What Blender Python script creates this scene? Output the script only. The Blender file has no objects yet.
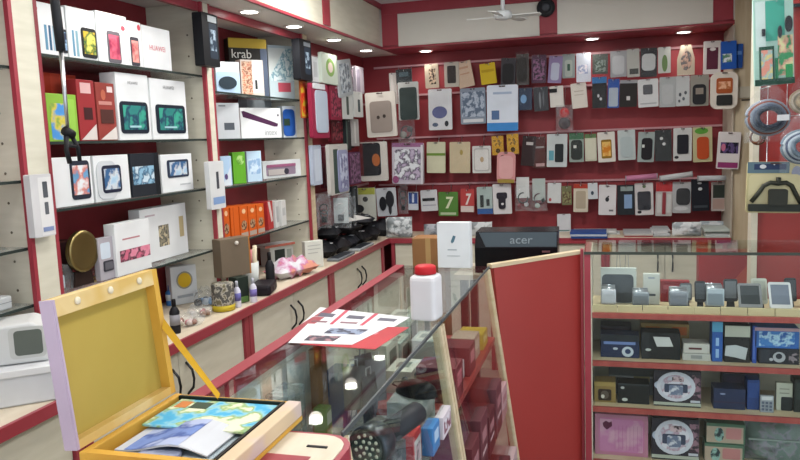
import bpy, bmesh, math, random
from mathutils import Vector, Matrix
random.seed(7)
D = bpy.data
scene = bpy.context.scene
COL = scene.collection
PI = math.pi

# ------------------------------------------------------------------ camera
F_PX, EYE = 733.45, 1.45
YAW, PITCH, ROLL = 0.27954, 0.12304, 0.03967
fw = Vector((-math.sin(YAW)*math.cos(PITCH), math.cos(YAW)*math.cos(PITCH), -math.sin(PITCH)))
r0 = Vector((math.cos(YAW), math.sin(YAW), 0)); u0 = r0.cross(fw)
cr = r0*math.cos(ROLL) - u0*math.sin(ROLL)
cu = u0*math.cos(ROLL) + r0*math.sin(ROLL)
cam = D.cameras.new('camera'); cam_o = D.objects.new('camera', cam); COL.objects.link(cam_o)
cam.sensor_fit = 'HORIZONTAL'; cam.sensor_width = 36; cam.lens = F_PX/800*36; cam.clip_start = .02
M = Matrix((cr, cu, -fw)).transposed().to_4x4(); M.translation = (0, 0, EYE)
cam_o.matrix_world = M
scene.camera = cam_o

# ------------------------------------------------------------------ world, exposure
w = D.worlds.new('daylight'); scene.world = w; w.use_nodes = True
w.node_tree.nodes['Background'].inputs[0].default_value = (.86, .93, 1, 1)
w.node_tree.nodes['Background'].inputs[1].default_value = 1.35
vs = scene.view_settings
vs.view_transform = 'Standard'; vs.look = 'None'; vs.gamma = 1; vs.exposure = 0.3; vs.use_curve_mapping = False

FILL_PANELS = [(-1.0, .3), (.2, .3), (-.9, 1.6), (.1, 1.6), (-.9, 3.0), (.1, 3.0)]  # added fill panels, out of view, for general illumination
FILL_W = [2.5, 2.5, 3.5, 4, 9, 10]
DOWN_W = 4.5

# ------------------------------------------------------------------ projecting helpers (photo frame 800 x 460 -> points on real planes)
def ray(x, y): return cr*((x-400)/F_PX) - cu*((y-230)/F_PX) + fw
def onX(x, y, X): d = ray(x, y); return d*(X/d.x) + Vector((0, 0, EYE))
def onY(x, y, Y): d = ray(x, y); return d*(Y/d.y) + Vector((0, 0, EYE))
def onZ(x, y, Z): d = ray(x, y); return d*((Z-EYE)/d.z) + Vector((0, 0, EYE))

# ------------------------------------------------------------------ materials
def lin(h):
    h = h.lstrip('#'); o = []
    for i in (0, 2, 4):
        c = int(h[i:i+2], 16)/255; o.append(c/12.92 if c <= .04045 else ((c+.055)/1.055)**2.4)
    return (*o, 1)
_m = {}
def mat(c, rough=.5, metal=0, coat=0):
    """hex colour -> lightly mottled principled; tuple of hexes -> blotchy print; name of a special material passes through"""
    if isinstance(c, bpy.types.Material): return c
    if c in SPECIAL: return SPECIAL[c]
    key = (c, rough, metal)
    if key in _m: return _m[key]
    m = D.materials.new('print_%s' % (c if isinstance(c, str) else '_'.join(map(str, c)))); m.use_nodes = True
    nt = m.node_tree; b = nt.nodes['Principled BSDF']
    b.inputs['Roughness'].default_value = rough; b.inputs['Metallic'].default_value = metal; b.inputs['Specular IOR Level'].default_value = .2
    tc = nt.nodes.new('ShaderNodeTexCoord'); nz = nt.nodes.new('ShaderNodeTexNoise'); rp = nt.nodes.new('ShaderNodeValToRGB')
    nt.links.new(tc.outputs['Object'], nz.inputs['Vector']); nt.links.new(nz.outputs['Fac'], rp.inputs['Fac'])
    nt.links.new(rp.outputs['Color'], b.inputs['Base Color'])
    if isinstance(c, str):
        nz.inputs['Scale'].default_value = 9
        a = lin(c); rp.color_ramp.elements[0].color = tuple(v*.93 for v in a[:3])+(1,)
        rp.color_ramp.elements[1].color = tuple(min(1, v*1.05) for v in a[:3])+(1,)
        rp.color_ramp.elements[0].position = .3; rp.color_ramp.elements[1].position = .7
    else:
        sc = 45
        if isinstance(c[-1], (int, float)): sc = c[-1]; c = c[:-1]
        nz.inputs['Scale'].default_value = sc; nz.inputs['Detail'].default_value = 3
        e = rp.color_ramp.elements; n = len(c)
        e[0].position = 0; e[0].color = lin(c[0]); e[1].position = .36+.28*(n-1)/n; e[1].color = lin(c[-1])
        for i in range(1, n-1):
            k = e.new(.36+.28*i/n); k.color = lin(c[i])
        rp.color_ramp.interpolation = 'LINEAR'
    _m[key] = m; return m
SPECIAL = {}
def glass_mat(name, tint, ior=1.45, rough=0.0):
    m = D.materials.new(name); m.use_nodes = True; nt = m.node_tree; nt.nodes.clear()
    o = nt.nodes.new('ShaderNodeOutputMaterial'); mx = nt.nodes.new('ShaderNodeMixShader')
    t = nt.nodes.new('ShaderNodeBsdfTransparent'); g = nt.nodes.new('ShaderNodeBsdfGlossy'); f = nt.nodes.new('ShaderNodeFresnel')
    t.inputs[0].default_value = tint; g.inputs['Roughness'].default_value = rough
    ge = nt.nodes.new('ShaderNodeNewGeometry'); mr = nt.nodes.new('ShaderNodeMapRange')      # both faces of a pane reflect alike
    mr.inputs[3].default_value = ior; mr.inputs[4].default_value = 1/ior
    nt.links.new(ge.outputs['Backfacing'], mr.inputs[0]); nt.links.new(mr.outputs[0], f.inputs['IOR'])
    nt.links.new(f.outputs[0], mx.inputs[0]); nt.links.new(t.outputs[0], mx.inputs[1]); nt.links.new(g.outputs[0], mx.inputs[2])
    nt.links.new(mx.outputs[0], o.inputs['Surface']); SPECIAL[name] = m; return m
glass_mat('glass', (.95, .98, .96, 1), 1.5); glass_mat('front_glass', (.96, .985, .97, 1), 1.3)
# cloudy polythene: partly see-through, glossy
def poly_mat(name, col, amount):
    m = D.materials.new(name); m.use_nodes = True; nt = m.node_tree; nt.nodes.clear()
    o = nt.nodes.new('ShaderNodeOutputMaterial'); mx = nt.nodes.new('ShaderNodeMixShader')
    t = nt.nodes.new('ShaderNodeBsdfTransparent'); b = nt.nodes.new('ShaderNodeBsdfPrincipled')
    b.inputs['Base Color'].default_value = lin(col); b.inputs['Roughness'].default_value = .12
    nz = nt.nodes.new('ShaderNodeTexNoise'); nz.inputs['Scale'].default_value = 30
    mr = nt.nodes.new('ShaderNodeMapRange'); mr.inputs[1].default_value = .35; mr.inputs[2].default_value = .65
    mr.inputs[3].default_value = amount*.5; mr.inputs[4].default_value = min(1, amount*1.5)
    tc = nt.nodes.new('ShaderNodeTexCoord'); nt.links.new(tc.outputs['Object'], nz.inputs['Vector'])
    nt.links.new(nz.outputs['Fac'], mr.inputs[0]); nt.links.new(mr.outputs[0], mx.inputs[0])
    nt.links.new(t.outputs[0], mx.inputs[1]); nt.links.new(b.outputs[0], mx.inputs[2])
    nt.links.new(mx.outputs[0], o.inputs['Surface']); SPECIAL[name] = m
poly_mat('polythene', '#cdd5da', .12); poly_mat('blister', '#dfe6ea', .012); poly_mat('bag_film', '#cdd5da', .05); poly_mat('shelf_glass', '#b4bdba', .32); poly_mat('grey_poly', '#8d9a98', .6)
def emit(name, col, s):
    m = D.materials.new(name); m.use_nodes = True; b = m.node_tree.nodes['Principled BSDF']
    b.inputs['Base Color'].default_value = col; b.inputs['Emission Color'].default_value = col; b.inputs['Emission Strength'].default_value = s
    SPECIAL[name] = m
emit('lamp', (1, .96, .9, 1), 14)
def grain(name, c1, c2, scale, rough, bump=0):
    m = D.materials.new(name); m.use_nodes = True; nt = m.node_tree; b = nt.nodes['Principled BSDF']
    b.inputs['Roughness'].default_value = rough; b.inputs['Specular IOR Level'].default_value = .3
    tc = nt.nodes.new('ShaderNodeTexCoord'); mp = nt.nodes.new('ShaderNodeMapping'); nz = nt.nodes.new('ShaderNodeTexNoise'); rp = nt.nodes.new('ShaderNodeValToRGB')
    mp.inputs['Scale'].default_value = scale; nz.inputs['Scale'].default_value = 1; nz.inputs['Detail'].default_value = 5
    nt.links.new(tc.outputs['Object'], mp.inputs[0]); nt.links.new(mp.outputs[0], nz.inputs['Vector']); nt.links.new(nz.outputs['Fac'], rp.inputs[0])
    rp.color_ramp.elements[0].color = lin(c1); rp.color_ramp.elements[1].color = lin(c2)
    rp.color_ramp.elements[0].position = .35; rp.color_ramp.elements[1].position = .65
    nt.links.new(rp.outputs[0], b.inputs['Base Color'])
    if bump:
        bp = nt.nodes.new('ShaderNodeBump'); bp.inputs['Strength'].default_value = bump; bp.inputs['Distance'].default_value = .01
        nt.links.new(nz.outputs['Fac'], bp.inputs['Height']); nt.links.new(bp.outputs[0], b.inputs['Normal'])
    SPECIAL[name] = m
grain('cream', '#c6c3b2', '#cfccbc', (6, 6, 40), .38)
grain('cream_top', '#c8bda8', '#d2c8b5', (30, 6, 6), .35)
grain('beech', '#bfae8e', '#cdbfa2', (8, 8, 50), .4)
grain('red_board', '#7d282e', '#852e35', (4, 4, 4), .5)
grain('red_trim', '#91353f', '#983d48', (5, 5, 5), .35)
grain('red_panel', '#963430', '#9b3834', (3, 3, 3), .3)
grain('red_shelf', '#96403c', '#a55049', (30, 30, 5), .35)
grain('stone', '#b3a386', '#c9bda2', (26, 26, 3), .45, .1)
grain('bulk_white', '#cfcdc4', '#d6d4cc', (3, 3, 3), .5)
grain('ceiling_paint', '#cccbd0', '#d5d4d8', (2, 2, 2), .8)
grain('floor_tile', '#8f8a82', '#a09a90', (3, 3, 3), .3)
grain('yellow_felt', '#ab9444', '#b09a4a', (8, 8, 8), .8)
grain('yellow_card', '#c9993a', '#d0a446', (10, 10, 10), .55)
def metal(name, c, r): SPECIAL[name] = mat(c, r, 1)
metal('steel', '#b9bcc0', .3); metal('dark_metal', '#3b3d40', .35); metal('silver', '#c9ccd2', .22); metal('brass', '#8f8058', .35)

# ------------------------------------------------------------------ mesh helpers
def link(name, verts, faces, m, parent=None, smooth=False):
    me = D.meshes.new(name); me.from_pydata(verts, [], faces); me.update()
    if smooth:
        for p in me.polygons: p.use_smooth = True
    me.materials.append(mat(m)); o = D.objects.new(name, me); COL.objects.link(o)
    if parent is not None: o.parent = parent
    return o
BOXF = [(0, 3, 2, 1), (4, 5, 6, 7), (0, 1, 5, 4), (1, 2, 6, 5), (2, 3, 7, 6), (3, 0, 4, 7)]
def box(name, x0, x1, y0, y1, z0, z1, m, parent=None, bev=0):
    vs_ = [(x0, y0, z0), (x1, y0, z0), (x1, y1, z0), (x0, y1, z0), (x0, y0, z1), (x1, y0, z1), (x1, y1, z1), (x0, y1, z1)]
    o = link(name, vs_, BOXF, m, parent)
    if bev: bevel(o, bev)
    return o
def bevel(o, b, seg=2):
    bm = bmesh.new(); bm.from_mesh(o.data)
    bmesh.ops.bevel(bm, geom=bm.edges[:], offset=b, segments=seg, affect='EDGES', profile=.5)
    bm.to_mesh(o.data); bm.free()
    for p in o.data.polygons: p.use_smooth = False
def rrect(x0, z0, x1, z1, r, n=5):
    r = max(1e-4, min(r, (x1-x0)/2-1e-4, (z1-z0)/2-1e-4)); out = []
    for cx, cz, a0 in ((x1-r, z0+r, -PI/2), (x1-r, z1-r, 0), (x0+r, z1-r, PI/2), (x0+r, z0+r, PI)):
        for i in range(n+1): a = a0+PI/2*i/n; out.append((cx+r*math.cos(a), cz+r*math.sin(a)))
    return out
def ellipse(x0, z0, x1, z1, n=24):
    return [((x0+x1)/2+(x1-x0)/2*math.cos(2*PI*i/n), (z0+z1)/2+(z1-z0)/2*math.sin(2*PI*i/n)) for i in range(n)]
def prism(name, poly, y0, y1, m, parent=None):
    """poly in local x,z extruded along y"""
    n = len(poly); v = [(x, y0, z) for x, z in poly]+[(x, y1, z) for x, z in poly]
    f = [tuple(range(n)), tuple(range(2*n-1, n-1, -1))]+[(i, i+n, (i+1) % n+n, (i+1) % n) for i in range(n)]
    return link(name, v, f, m, parent)
def prism_z(name, poly, z0, z1, m, parent=None):
    n = len(poly); v = [(x, y, z0) for x, y in poly]+[(x, y, z1) for x, y in poly]
    f = [tuple(range(n-1, -1, -1)), tuple(range(n, 2*n))]+[(i, (i+1) % n, (i+1) % n+n, i+n) for i in range(n)]
    return link(name, v, f, m, parent)
def lathe(name, prof, m, parent=None, n=28, c=(0, 0, 0), axis='z'):
    v = []; f = []
    for r, z in prof:
        for i in range(n):
            a = 2*PI*i/n; p = (r*math.cos(a), r*math.sin(a), z)
            if axis == 'y': p = (p[0], z, p[1])
            if axis == 'x': p = (z, p[0], p[1])
            v.append((p[0]+c[0], p[1]+c[1], p[2]+c[2]))
    for k in range(len(prof)-1):
        for i in range(n):
            f.append((k*n+i, k*n+(i+1) % n, (k+1)*n+(i+1) % n, (k+1)*n+i))
    f.append(tuple(range(n-1, -1, -1))); f.append(tuple(range((len(prof)-1)*n, len(prof)*n)))
    o = link(name, v, f, m, parent, True)
    return o
def tube(name, pts, r, m, parent=None, n=8, closed=False):
    pts = [Vector(p) for p in pts]; v = []; f = []; k = len(pts)
    for i, p in enumerate(pts):
        a = pts[i-1] if (i or closed) else p; b = pts[(i+1) % k] if (i < k-1 or closed) else p
        t = (b-a).normalized(); s = t.cross(Vector((0.13, .2, 1))).normalized(); q = t.cross(s)
        rr = r[i] if isinstance(r, (list, tuple)) else r
        for j in range(n): an = 2*PI*j/n; v.append(p+s*rr*math.cos(an)+q*rr*math.sin(an))
    for i in range(k if closed else k-1):
        for j in range(n):
            i2 = (i+1) % k; f.append((i*n+j, i*n+(j+1) % n, i2*n+(j+1) % n, i2*n+j))
    if not closed: f += [tuple(range(n-1, -1, -1)), tuple(range((k-1)*n, k*n))]
    return link(name, v, f, m, parent, True)
def pillow(name, x0, x1, z0, z1, th, m, parent, y=0, n=8, rough=.25, seed=0):
    """puffy bag in local x,z with thickness along y"""
    rnd = random.Random(seed); v = []; f = []
    for s in (-1, 1):
        for i in range(n+1):
            for j in range(n+1):
                a = i/n; b = j/n; e = (16*a*(1-a)*b*(1-b))**.5
                k = th/2*e*(1+rough*(rnd.random()-.5)*2)
                ed = .03*(x1-x0)*(rnd.random()-.5)
                v.append((x0+(x1-x0)*a+(ed if j in (0, n) else 0), y+s*k, z0+(z1-z0)*b+(ed if i in (0, n) else 0)))
    q = (n+1)**2
    for i in range(n):
        for j in range(n):
            a = i*(n+1)+j; f.append((a, a+n+1, a+n+2, a+1)); f.append((q+a, q+a+1, q+a+n+2, q+a+n+1))
    return link(name, v, f, m, parent, True)
_txt = {}
def lettering(name, s, size, m, parent, x, y, z, rz=0, shear=0):
    if s not in _txt:
        c = D.curves.new('t', 'FONT'); c.body = s; c.align_x = 'CENTER'; c.size = 1; c.extrude = 0.01
        o = D.objects.new('t', c); COL.objects.link(o); dg = bpy.context.evaluated_depsgraph_get()
        _txt[s] = D.meshes.new_from_object(o.evaluated_get(dg)); D.objects.remove(o); D.curves.remove(c)
    me = _txt[s].copy(); me.materials.clear(); me.materials.append(mat(m))
    o = D.objects.new(name, me); COL.objects.link(o); o.parent = parent
    o.location = (x, y, z); o.rotation_euler = (PI/2, 0, rz); o.scale = (size, size, size)
    return o

# ------------------------------------------------------------------ scene-tree helpers
def tag(o, label=None, cat=None, group=None, kind=None):
    if label: o['label'] = label
    if cat: o['category'] = cat
    if group: o['group'] = group
    if kind: o['kind'] = kind
    return o
def thing(name, label, cat, loc=(0, 0, 0), rz=0, group=None, rx=0, ry=0):
    o = D.objects.new(name, None); COL.objects.link(o); o.empty_display_size = .05
    o.location = loc; o.rotation_euler = (rx, ry, rz); o.rotation_mode = 'XYZ'
    return tag(o, label, cat, group)
def struct(o): o['kind'] = 'structure'; return o
class Front:
    """front face of a thing: local x right, z up, face at y=0; u,v run from the top left corner of the face"""
    def __init__(s, t, w, h, z0=0): s.t, s.w, s.h, s.z0 = t, w, h, z0; s.k = 0
    def at(s, u, v): return (-s.w/2+s.w*u, s.z0+s.h*(1-v))
    def p(s, name, u0, v0, u1, v1, c, kind='r', th=0, parent=None):
        s.k += 1; y = -.0004*s.k
        x0, z1 = s.at(u0, v0); x1, z0 = s.at(u1, v1)
        if kind == 'e': poly = ellipse(x0, z0, x1, z1)
        elif kind == 'o': poly = rrect(x0, z0, x1, z1, .14*min(x1-x0, z1-z0), 3)
        elif kind == 'O': poly = rrect(x0, z0, x1, z1, .3*min(x1-x0, z1-z0), 5)
        else: poly = [(x0, z0), (x1, z0), (x1, z1), (x0, z1)]
        return prism(name, poly, y-th, y+.0003, c, parent or s.t)
    def poly(s, name, pts, c, th=0):
        s.k += 1; y = -.0004*s.k
        return prism(name, [s.at(*q) for q in reversed(pts)], y-th, y+.0003, c, s.t)
    def text(s, txt, u, v, size, c):
        s.k += 1; x, z = s.at(u, v)
        return lettering('lettering', txt, size, c, s.t, x, -.0004*s.k, z)
    def prints(s, lst):
        host = None; sub = ('screen', 'ring_centre', 'print_spot', 'lens', 'glint', 'watch', 'wheel', 'shine', 'round_mark', 'label', 'device', 'display')
        for q in lst:
            if q[0] in sub and host is not None and len(q) < 9: s.p(*q, **({'parent': host}))
            elif q[0] in ('phone_picture', 'phone_case', 'window', 'ring_mark', 'panel', 'mouse_body', 'bezel'): host = s.p(*q)
            elif q[0] == 'T': s.text(q[1], q[2], q[3], q[4], q[5])
            elif q[0] == 'poly': s.poly(q[1], q[2], q[3])
            else: s.p(*q)

# short print recipes
def ph(u0, v0, u1, v1, c='#20222a', scr=('#3a5a8a', '#8fb0d0', '#20304a'), th=.002):
    mu, mv = (u1-u0)*.1, (v1-v0)*.12
    return [('phone_picture', u0, v0, u1, v1, c, 'o', th), ('screen', u0+mu, v0+mv, u1-mu, v1-mv, scr, 'r', th+.0003)]

# ================================================================== SETTING
struct(box('floor', -1.9, 1.6, -1.5, 4.9, -.1, 0, 'floor_tile'))
struct(box('ceiling', -1.9, 1.6, -1.5, 4.9, 2.27, 2.35, 'ceiling_paint'))
struct(box('wall_left', -1.86, -1.76, -1.5, 4.9, 0, 2.27, 'bulk_white'))
wb = struct(box('wall_back', -1.76, .66, 4.76, 4.9, 0, 2.27, 'red_board'))
struct(box('wall_right', 1.5, 1.6, 2.3, 4.9, 0, 2.27, 'bulk_white'))   # the shop is open to daylight in front of this
# red boarding beside the shelf bays
pw = struct(box('trim_1', -1.76, -1.58, 3.6, 4.76, .83, 2.0, 'red_board'))
# stone pillar and red return panel on the right
pil = struct(box('trim_2', .66, 1.5, 4.42, 4.9, 0, 2.27, 'stone'))
box('pale_edge', .652, .66, 4.40, 4.75, .83, 1.99, '#b0a89a', pil)
box('tile_joint', .70, .80, 4.413, 4.4199, 1.585, 1.592, '#4b463d', pil)
box('tile', .665, .80, 4.405, 4.4199, 1.60, 1.66, '#b9b4a4', pil)
rp_ = struct(box('trim_3', .575, 1.5, 3.22, 3.27, 0, 2.27, 'red_panel'))
box('edge_strip', .552, .575, 3.205, 3.28, 0, 2.27, 'cream', rp_)

# bulkhead with downlights: soffit boards, red rails and posts, cream infill panels
SOF = 2.0
b1 = struct(box('trim_4', -1.76, -1.335, -1.4, 4.75, SOF, SOF+.02, 'bulk_white'))          # left soffit
b2 = struct(box('trim_5', -1.335, .66, 4.42, 4.75, SOF, SOF+.02, 'red_trim'))              # back soffit
b3 = struct(box('trim_6', -1.36, -1.34, -1.4, 4.44, SOF+.02, 2.27, 'bulk_white'))          # left face
lp = [-.3, .65, 1.6, 2.55, 3.48, 4.42]
for i in range(5):
    a, b = lp[i]+.045, lp[i+1]-.045
    box('panel', -1.3398, -1.334, a, b, SOF+.014, 2.24, 'cream', b3, .002)
for y in lp[:-1]: box('post', -1.3398, -1.328, y-.045, y+.045, SOF+.02, 2.27, 'red_trim', b3)
box('rail', -1.3398, -1.325, -1.4, 4.42, SOF, SOF+.012, 'red_trim', b3); box('rail', -1.3398, -1.325, -1.4, 4.42, 2.24, 2.27, 'red_trim', b3)
b4 = struct(box('trim_7', -1.34, .66, 4.42, 4.44, SOF+.02, 2.27, 'bulk_white'))            # back face
bp_ = [-1.28, -.33, .60]
for i in range(2): box('panel', bp_[i]+.05, bp_[i+1]-.05, 4.413, 4.4198, SOF+.012, 2.205, 'bulk_white', b4, .002)
for x in bp_: box('post', x-.05, x+.05, 4.408, 4.4198, SOF+.02, 2.27, 'red_trim', b4)
box('rail', -1.33, .655, 4.405, 4.4198, SOF, SOF+.01, 'red_trim', b4); box('rail', -1.33, .655, 4.405, 4.4198, 2.205, 2.27, 'red_trim', b4)

# downlights
dl = [(-1.425, 1.2, 'in the left soffit beyond the frame, nearest the shop front'), (-1.425, 2.05, 'in the left soffit before the first one seen'),
      (-1.425, 2.84, 'in left soffit above the yellow and black box, nearest the camera'), (-1.425, 3.29, 'in left soffit right above the shelf post end'),
      (-1.425, 3.82, 'in left soffit below the cream bulkhead panel'), (-1.425, 4.37, 'at the inner corner end of the left soffit'),
      (-1.11, 4.62, 'in back soffit at its left end, glowing on red'), (-.09, 4.62, 'in middle of back soffit'), (.42, 4.62, 'in back soffit at its right end')]
for x, y, s in dl:
    t = thing('downlight', 'round white recessed downlight '+s, 'downlight', (x, y, SOF), 0, 'recessed soffit downlights')
    lathe('ring', [(.046, 0), (.046, -.005), (.036, -.006), (.034, 0)], '#e8e6e0', t, 24)
    lathe('lens', [(.034, -.0005), (.034, -.0045), (.02, -.006), (.001, -.0065)], 'lamp', t, 24)
    l = D.lights.new('downlight_beam', 'SPOT'); l.energy = DOWN_W; l.spot_size = 2.6; l.spot_blend = .8; l.shadow_soft_size = .035; l.color = (1, .93, .84)
    lo = D.objects.new('downlight_beam', l); COL.objects.link(lo); lo.parent = t; lo.location = (0, 0, -.012)
# fill panels added on the unseen ceiling to brighten the shop
for i, (x, y) in enumerate(FILL_PANELS):
    t = thing('added_fill_panel', 'square white fill panel added out of view '+['over the shop front, left', 'over the shop front, right', 'above the staff aisle before the wooden counter end', 'above the customer aisle', 'above the staff aisle by the far counter', 'above the gap behind the red panel'][i], 'fill panel', (x, y, 2.27), 0, 'added fill panels')
    box('frame', -.16, .16, -.16, .16, -.018, 0, '#e8e8e6', t); box('diffuser', -.145, .145, -.145, .145, -.02, -.018, 'lamp', t)
    l = D.lights.new('fill_light', 'AREA'); l.energy = FILL_W[i]; l.shape = 'SQUARE'; l.size = .28; l.color = (1, .97, .93)
    lo = D.objects.new('fill_light', l); COL.objects.link(lo); lo.parent = t; lo.location = (0, 0, -.025)

# ================================================================== LEFT SHELF BAYS
SX = -1.5
PO = [(.66, .74), (1.602, 1.705), (2.56, 2.625), (3.52, 3.59)]
LV = {0: [1.681, 1.381, 1.2, 1.044], 1: [1.725, 1.482, 1.291, 1.046], 2: [1.67, 1.48, 1.284, 1.05]}
blab = ['leftmost cream and red shelf bay, mostly cut off by the photo edge', 'cream and red shelf bay holding white tablet boxes', 'narrow looking cream and red shelf bay with the orange boxes']
for k in range(3):
    a, b = PO[k][1], PO[k+1][0]
    t = thing('shelf_unit', blab[k], 'shelf unit', (0, 0, 0), 0, 'wall shelf bays')
    box('back_panel', -1.755, -1.735, a-.04, b+.04, .831, 1.998, 'red_board', t)
    box('side_panel', -1.735, SX-.006, b+.012, (b+PO[k+1][1])/2-.001, .831, 1.998, 'cream', t)
    box('side_panel', -1.735, SX-.006, (a+PO[k][0])/2+.001, a-.012, .831, 1.998, 'cream', t)
    for z in [1.0+.08*i for i in range(12)]:
        for xx in (-1.56, -1.68): lathe('peg_hole', [(.004, 0), (.004, -.0006)], '#6b6557', t, 6, (xx, b+.0118, z), 'y')
    box('top_rail', SX-.02, SX-.001, a+.001, b-.001, 1.965, 1.998, 'red_trim', t)
    for z in LV[k]:
        s = box('shelf', -1.735, SX-.008, a-.011, b+.011, z-.008, z, 'shelf_glass', t)
        box('edge', SX-.008, SX-.006, a-.011, b+.011, z-.008, z, '#2c3532', s)
for k in range(4):
    a, b = PO[k]
    t = thing('shelf_post', ['cream post before the photo frame', 'cream shelf post with red edges holding the white pack, leftmost', 'cream shelf post with red edges beside the orange boxes', 'slim cream shelf post beside the hanging bags'][k], 'post', (SX, a, .83), 0, 'shelf posts')
    h = 1.998-.83
    box('face', -.001, .012, .013, b-a-.013, 0.001, h, 'cream' if k < 3 else 'beech', t)
    box('edge_strip', -.001, .013, 0, .013, 0.001, h, 'red_trim', t); box('edge_strip', -.001, .013, b-a-.013, b-a, 0.001, h, 'red_trim' if k < 3 else 'beech', t)

# ================================================================== BASE CABINETS AND WORKTOP
WT = .83
t = thing('worktop', 'long cream worktop with red front edge running round the corner', 'worktop')
box('top', -1.755, -1.345, -.6, 4.75, WT-.03, WT, 'cream_top', t); box('top', -1.345, .655, 4.41, 4.75, WT-.03, WT, 'cream_top', t)
box('edge', -1.345, -1.333, -.6, 4.398, WT-.031, WT+.001, 'red_trim', t); box('edge', -1.345, .655, 4.398, 4.41, WT-.031, WT+.001, 'red_trim', t)
dv = [.62, 1.56, 2.505, 3.40, 4.30]
cl = ['below the white desktop scanner', 'behind the open yellow case', 'behind the white leaflets', 'beside the worktop corner']
def door_pair(t, x, ya, yb, side):
    mid = (ya+yb)/2
    for i, (p, q) in enumerate(((ya, mid-.002), (mid+.002, yb))):
        if side == 'x':
            d = box('door', x, x+.018, p, q, .08, WT-.04, 'cream', t, .002); hy = mid+(-.04 if i == 0 else .04)
            tube('handle', [(x+.018, hy, .69-.055), (x+.04, hy, .66), (x+.045, hy, .69), (x+.04, hy, .72), (x+.018, hy, .69+.055)], .0045, 'dark_metal', d)
        else:
            d = box('door', p, q, x-.018, x, .08, WT-.04, 'cream', t, .002); hx = mid+(-.04 if i == 0 else .04)
            tube('handle', [(hx, x-.018, .635), (hx, x-.04, .66), (hx, x-.045, .69), (hx, x-.04, .72), (hx, x-.018, .745)], .0045, 'dark_metal', d)
for i in range(4):
    a, b = dv[i], dv[i+1]
    t = thing('base_cabinet', 'cream base cabinet with red stiles '+cl[i], 'cabinet', (0, 0, 0), 0, 'base cabinets along left wall')
    box('body', -1.75, -1.372, a+.004, b-.004, 0.001, WT-.031, 'cream', t)
    door_pair(t, -1.37, a+.036, b-.036, 'x')
    box('stile', -1.371, -1.342, a+.002, a+.034, .0, WT-.032, 'red_trim', t); box('stile', -1.371, -1.342, b-.034, b-.002, .0, WT-.032, 'red_trim', t)
bx = [-1.33, -.68, -.02, .64]
for i in range(3):
    a, b = bx[i], bx[i+1]
    t = thing('base_cabinet', 'cream base cabinet along back wall '+['beside the brown carton', 'behind the black computer case', 'seen through the display case glass'][i], 'cabinet', (0, 0, 0), 0, 'base cabinets along back wall')
    box('body', a+.004, b-.004, 4.437, 4.74, 0.001, WT-.031, 'cream', t)
    door_pair(t, 4.435, a+.026, b-.026, 'y')
    box('stile', a+.002, a+.024, 4.408, 4.436, 0, WT-.032, 'red_trim', t); box('stile', b-.024, b-.002, 4.408, 4.436, 0, WT-.032, 'red_trim', t)

# ================================================================== GLASS COUNTER (slanted customer side)
GT = 1.03; GL, GR = -.69, -.376
def slant(z): return GR+(GT-z)*.13
def slab4(name, pts, th, m, parent):
    """quad panel thickened along its normal"""
    p = [Vector(q) for q in pts]; n = (p[1]-p[0]).cross(p[3]-p[0]).normalized()*th
    return link(name, [tuple(q) for q in p]+[tuple(q+n) for q in p], BOXF, m, parent)
def glass_case(label, y0, y1, shelf_z, shelf_m, back_m, strip_m):
    t = thing('glass_counter', label, 'glass counter', (0, 0, 0), 0, 'glass counters')
    box('top_glass', GL+.03, GR, y0+.002, y1-.002, GT-.008, GT, 'glass', t)
    box('rear_rail', GL, GL+.03, y0+.001, y1-.001, GT-.03, GT+.002, 'red_trim', t)
    box('rear_panel', GL+.004, GL+.016, y0+.02, y1-.02, .1, GT-.03, back_m, t)
    box('base', GL, slant(.1), y0+.001, y1-.001, 0.001, .1, 'red_panel', t)
    # dark edge along top of the front glass
    box('metal_edge', GR, GR+.0035, y0+.002, y1-.002, GT-.007, GT+.0005, '#4a5052', t)
    slab4('front_glass', [(slant(GT-.012), y0+.02, GT-.012), (slant(.1), y0+.02, .1), (slant(.1), y1-.02, .1), (slant(GT-.012), y1-.02, GT-.012)], -.005, 'front_glass', t)
    for ya, yb in ((y0+.001, y0+.018), (y1-.018, y1-.001)):
        slab4('upright', [(slant(GT-.01)+.004, ya, GT-.01), (slant(.1)+.004, ya, .1), (slant(.1)+.004, yb, .1), (slant(GT-.01)+.004, yb, GT-.01)], -.022, strip_m, t)
        box('upright', GL+.001, GL+.018, ya, yb, .1, GT-.031, strip_m, t)
    for i, z in enumerate(shelf_z):
        box('shelf', GL+.018, slant(z)-.012, y0+.02, y1-.02, z-(.008 if shelf_m == 'shelf_glass' else .016), z, shelf_m, t)
    return t
NC0, NC1, FC0, FC1 = .955, 1.612, 1.616, 2.335
glass_case('near glass counter with slanted front, under the leaflets and white bottle', NC0, NC1, [.80, .56, .32], 'shelf_glass', 'cream', 'beech')
glass_case('far glass counter with red shelves, joined to the red panel', FC0, FC1, [.80, .56, .32], 'red_shelf', 'cream', 'beech')
# near wooden end of the counter
t = thing('wooden_counter', 'cream topped wooden counter end with red edging under the yellow case', 'counter')
poly = [(GL, .35), (GR+.03, .35), (GR+.03, .90)]+[(GR+.03-.045+.045*math.cos(a), .905+.045*math.sin(a)) for a in (0, .4, .8, 1.2, PI/2)]+[(GL, .95)]
prism_z('edge', poly, GT-.03, GT, 'red_trim', t)
ins = [(GL+.006, .356), (GR+.022, .356), (GR+.022, .9)]+[(GR+.022-.04+.04*math.cos(a), .902+.04*math.sin(a)) for a in (0, .4, .8, 1.2, PI/2)]+[(GL+.006, .942)]
prism_z('top', ins, GT, GT+.0015, 'cream_top', t)
box('inlay', GL+.06, GR-.01, .45, .868, GT+.0015, GT+.002, 'red_trim', t)
box('body', GL+.02, GR+.01, .36, .93, 0.001, GT-.03, 'cream', t)
box('slot', -.405, -.375, .897, .902, GT+.0015, GT+.003, '#1c1c1e', t)

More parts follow.
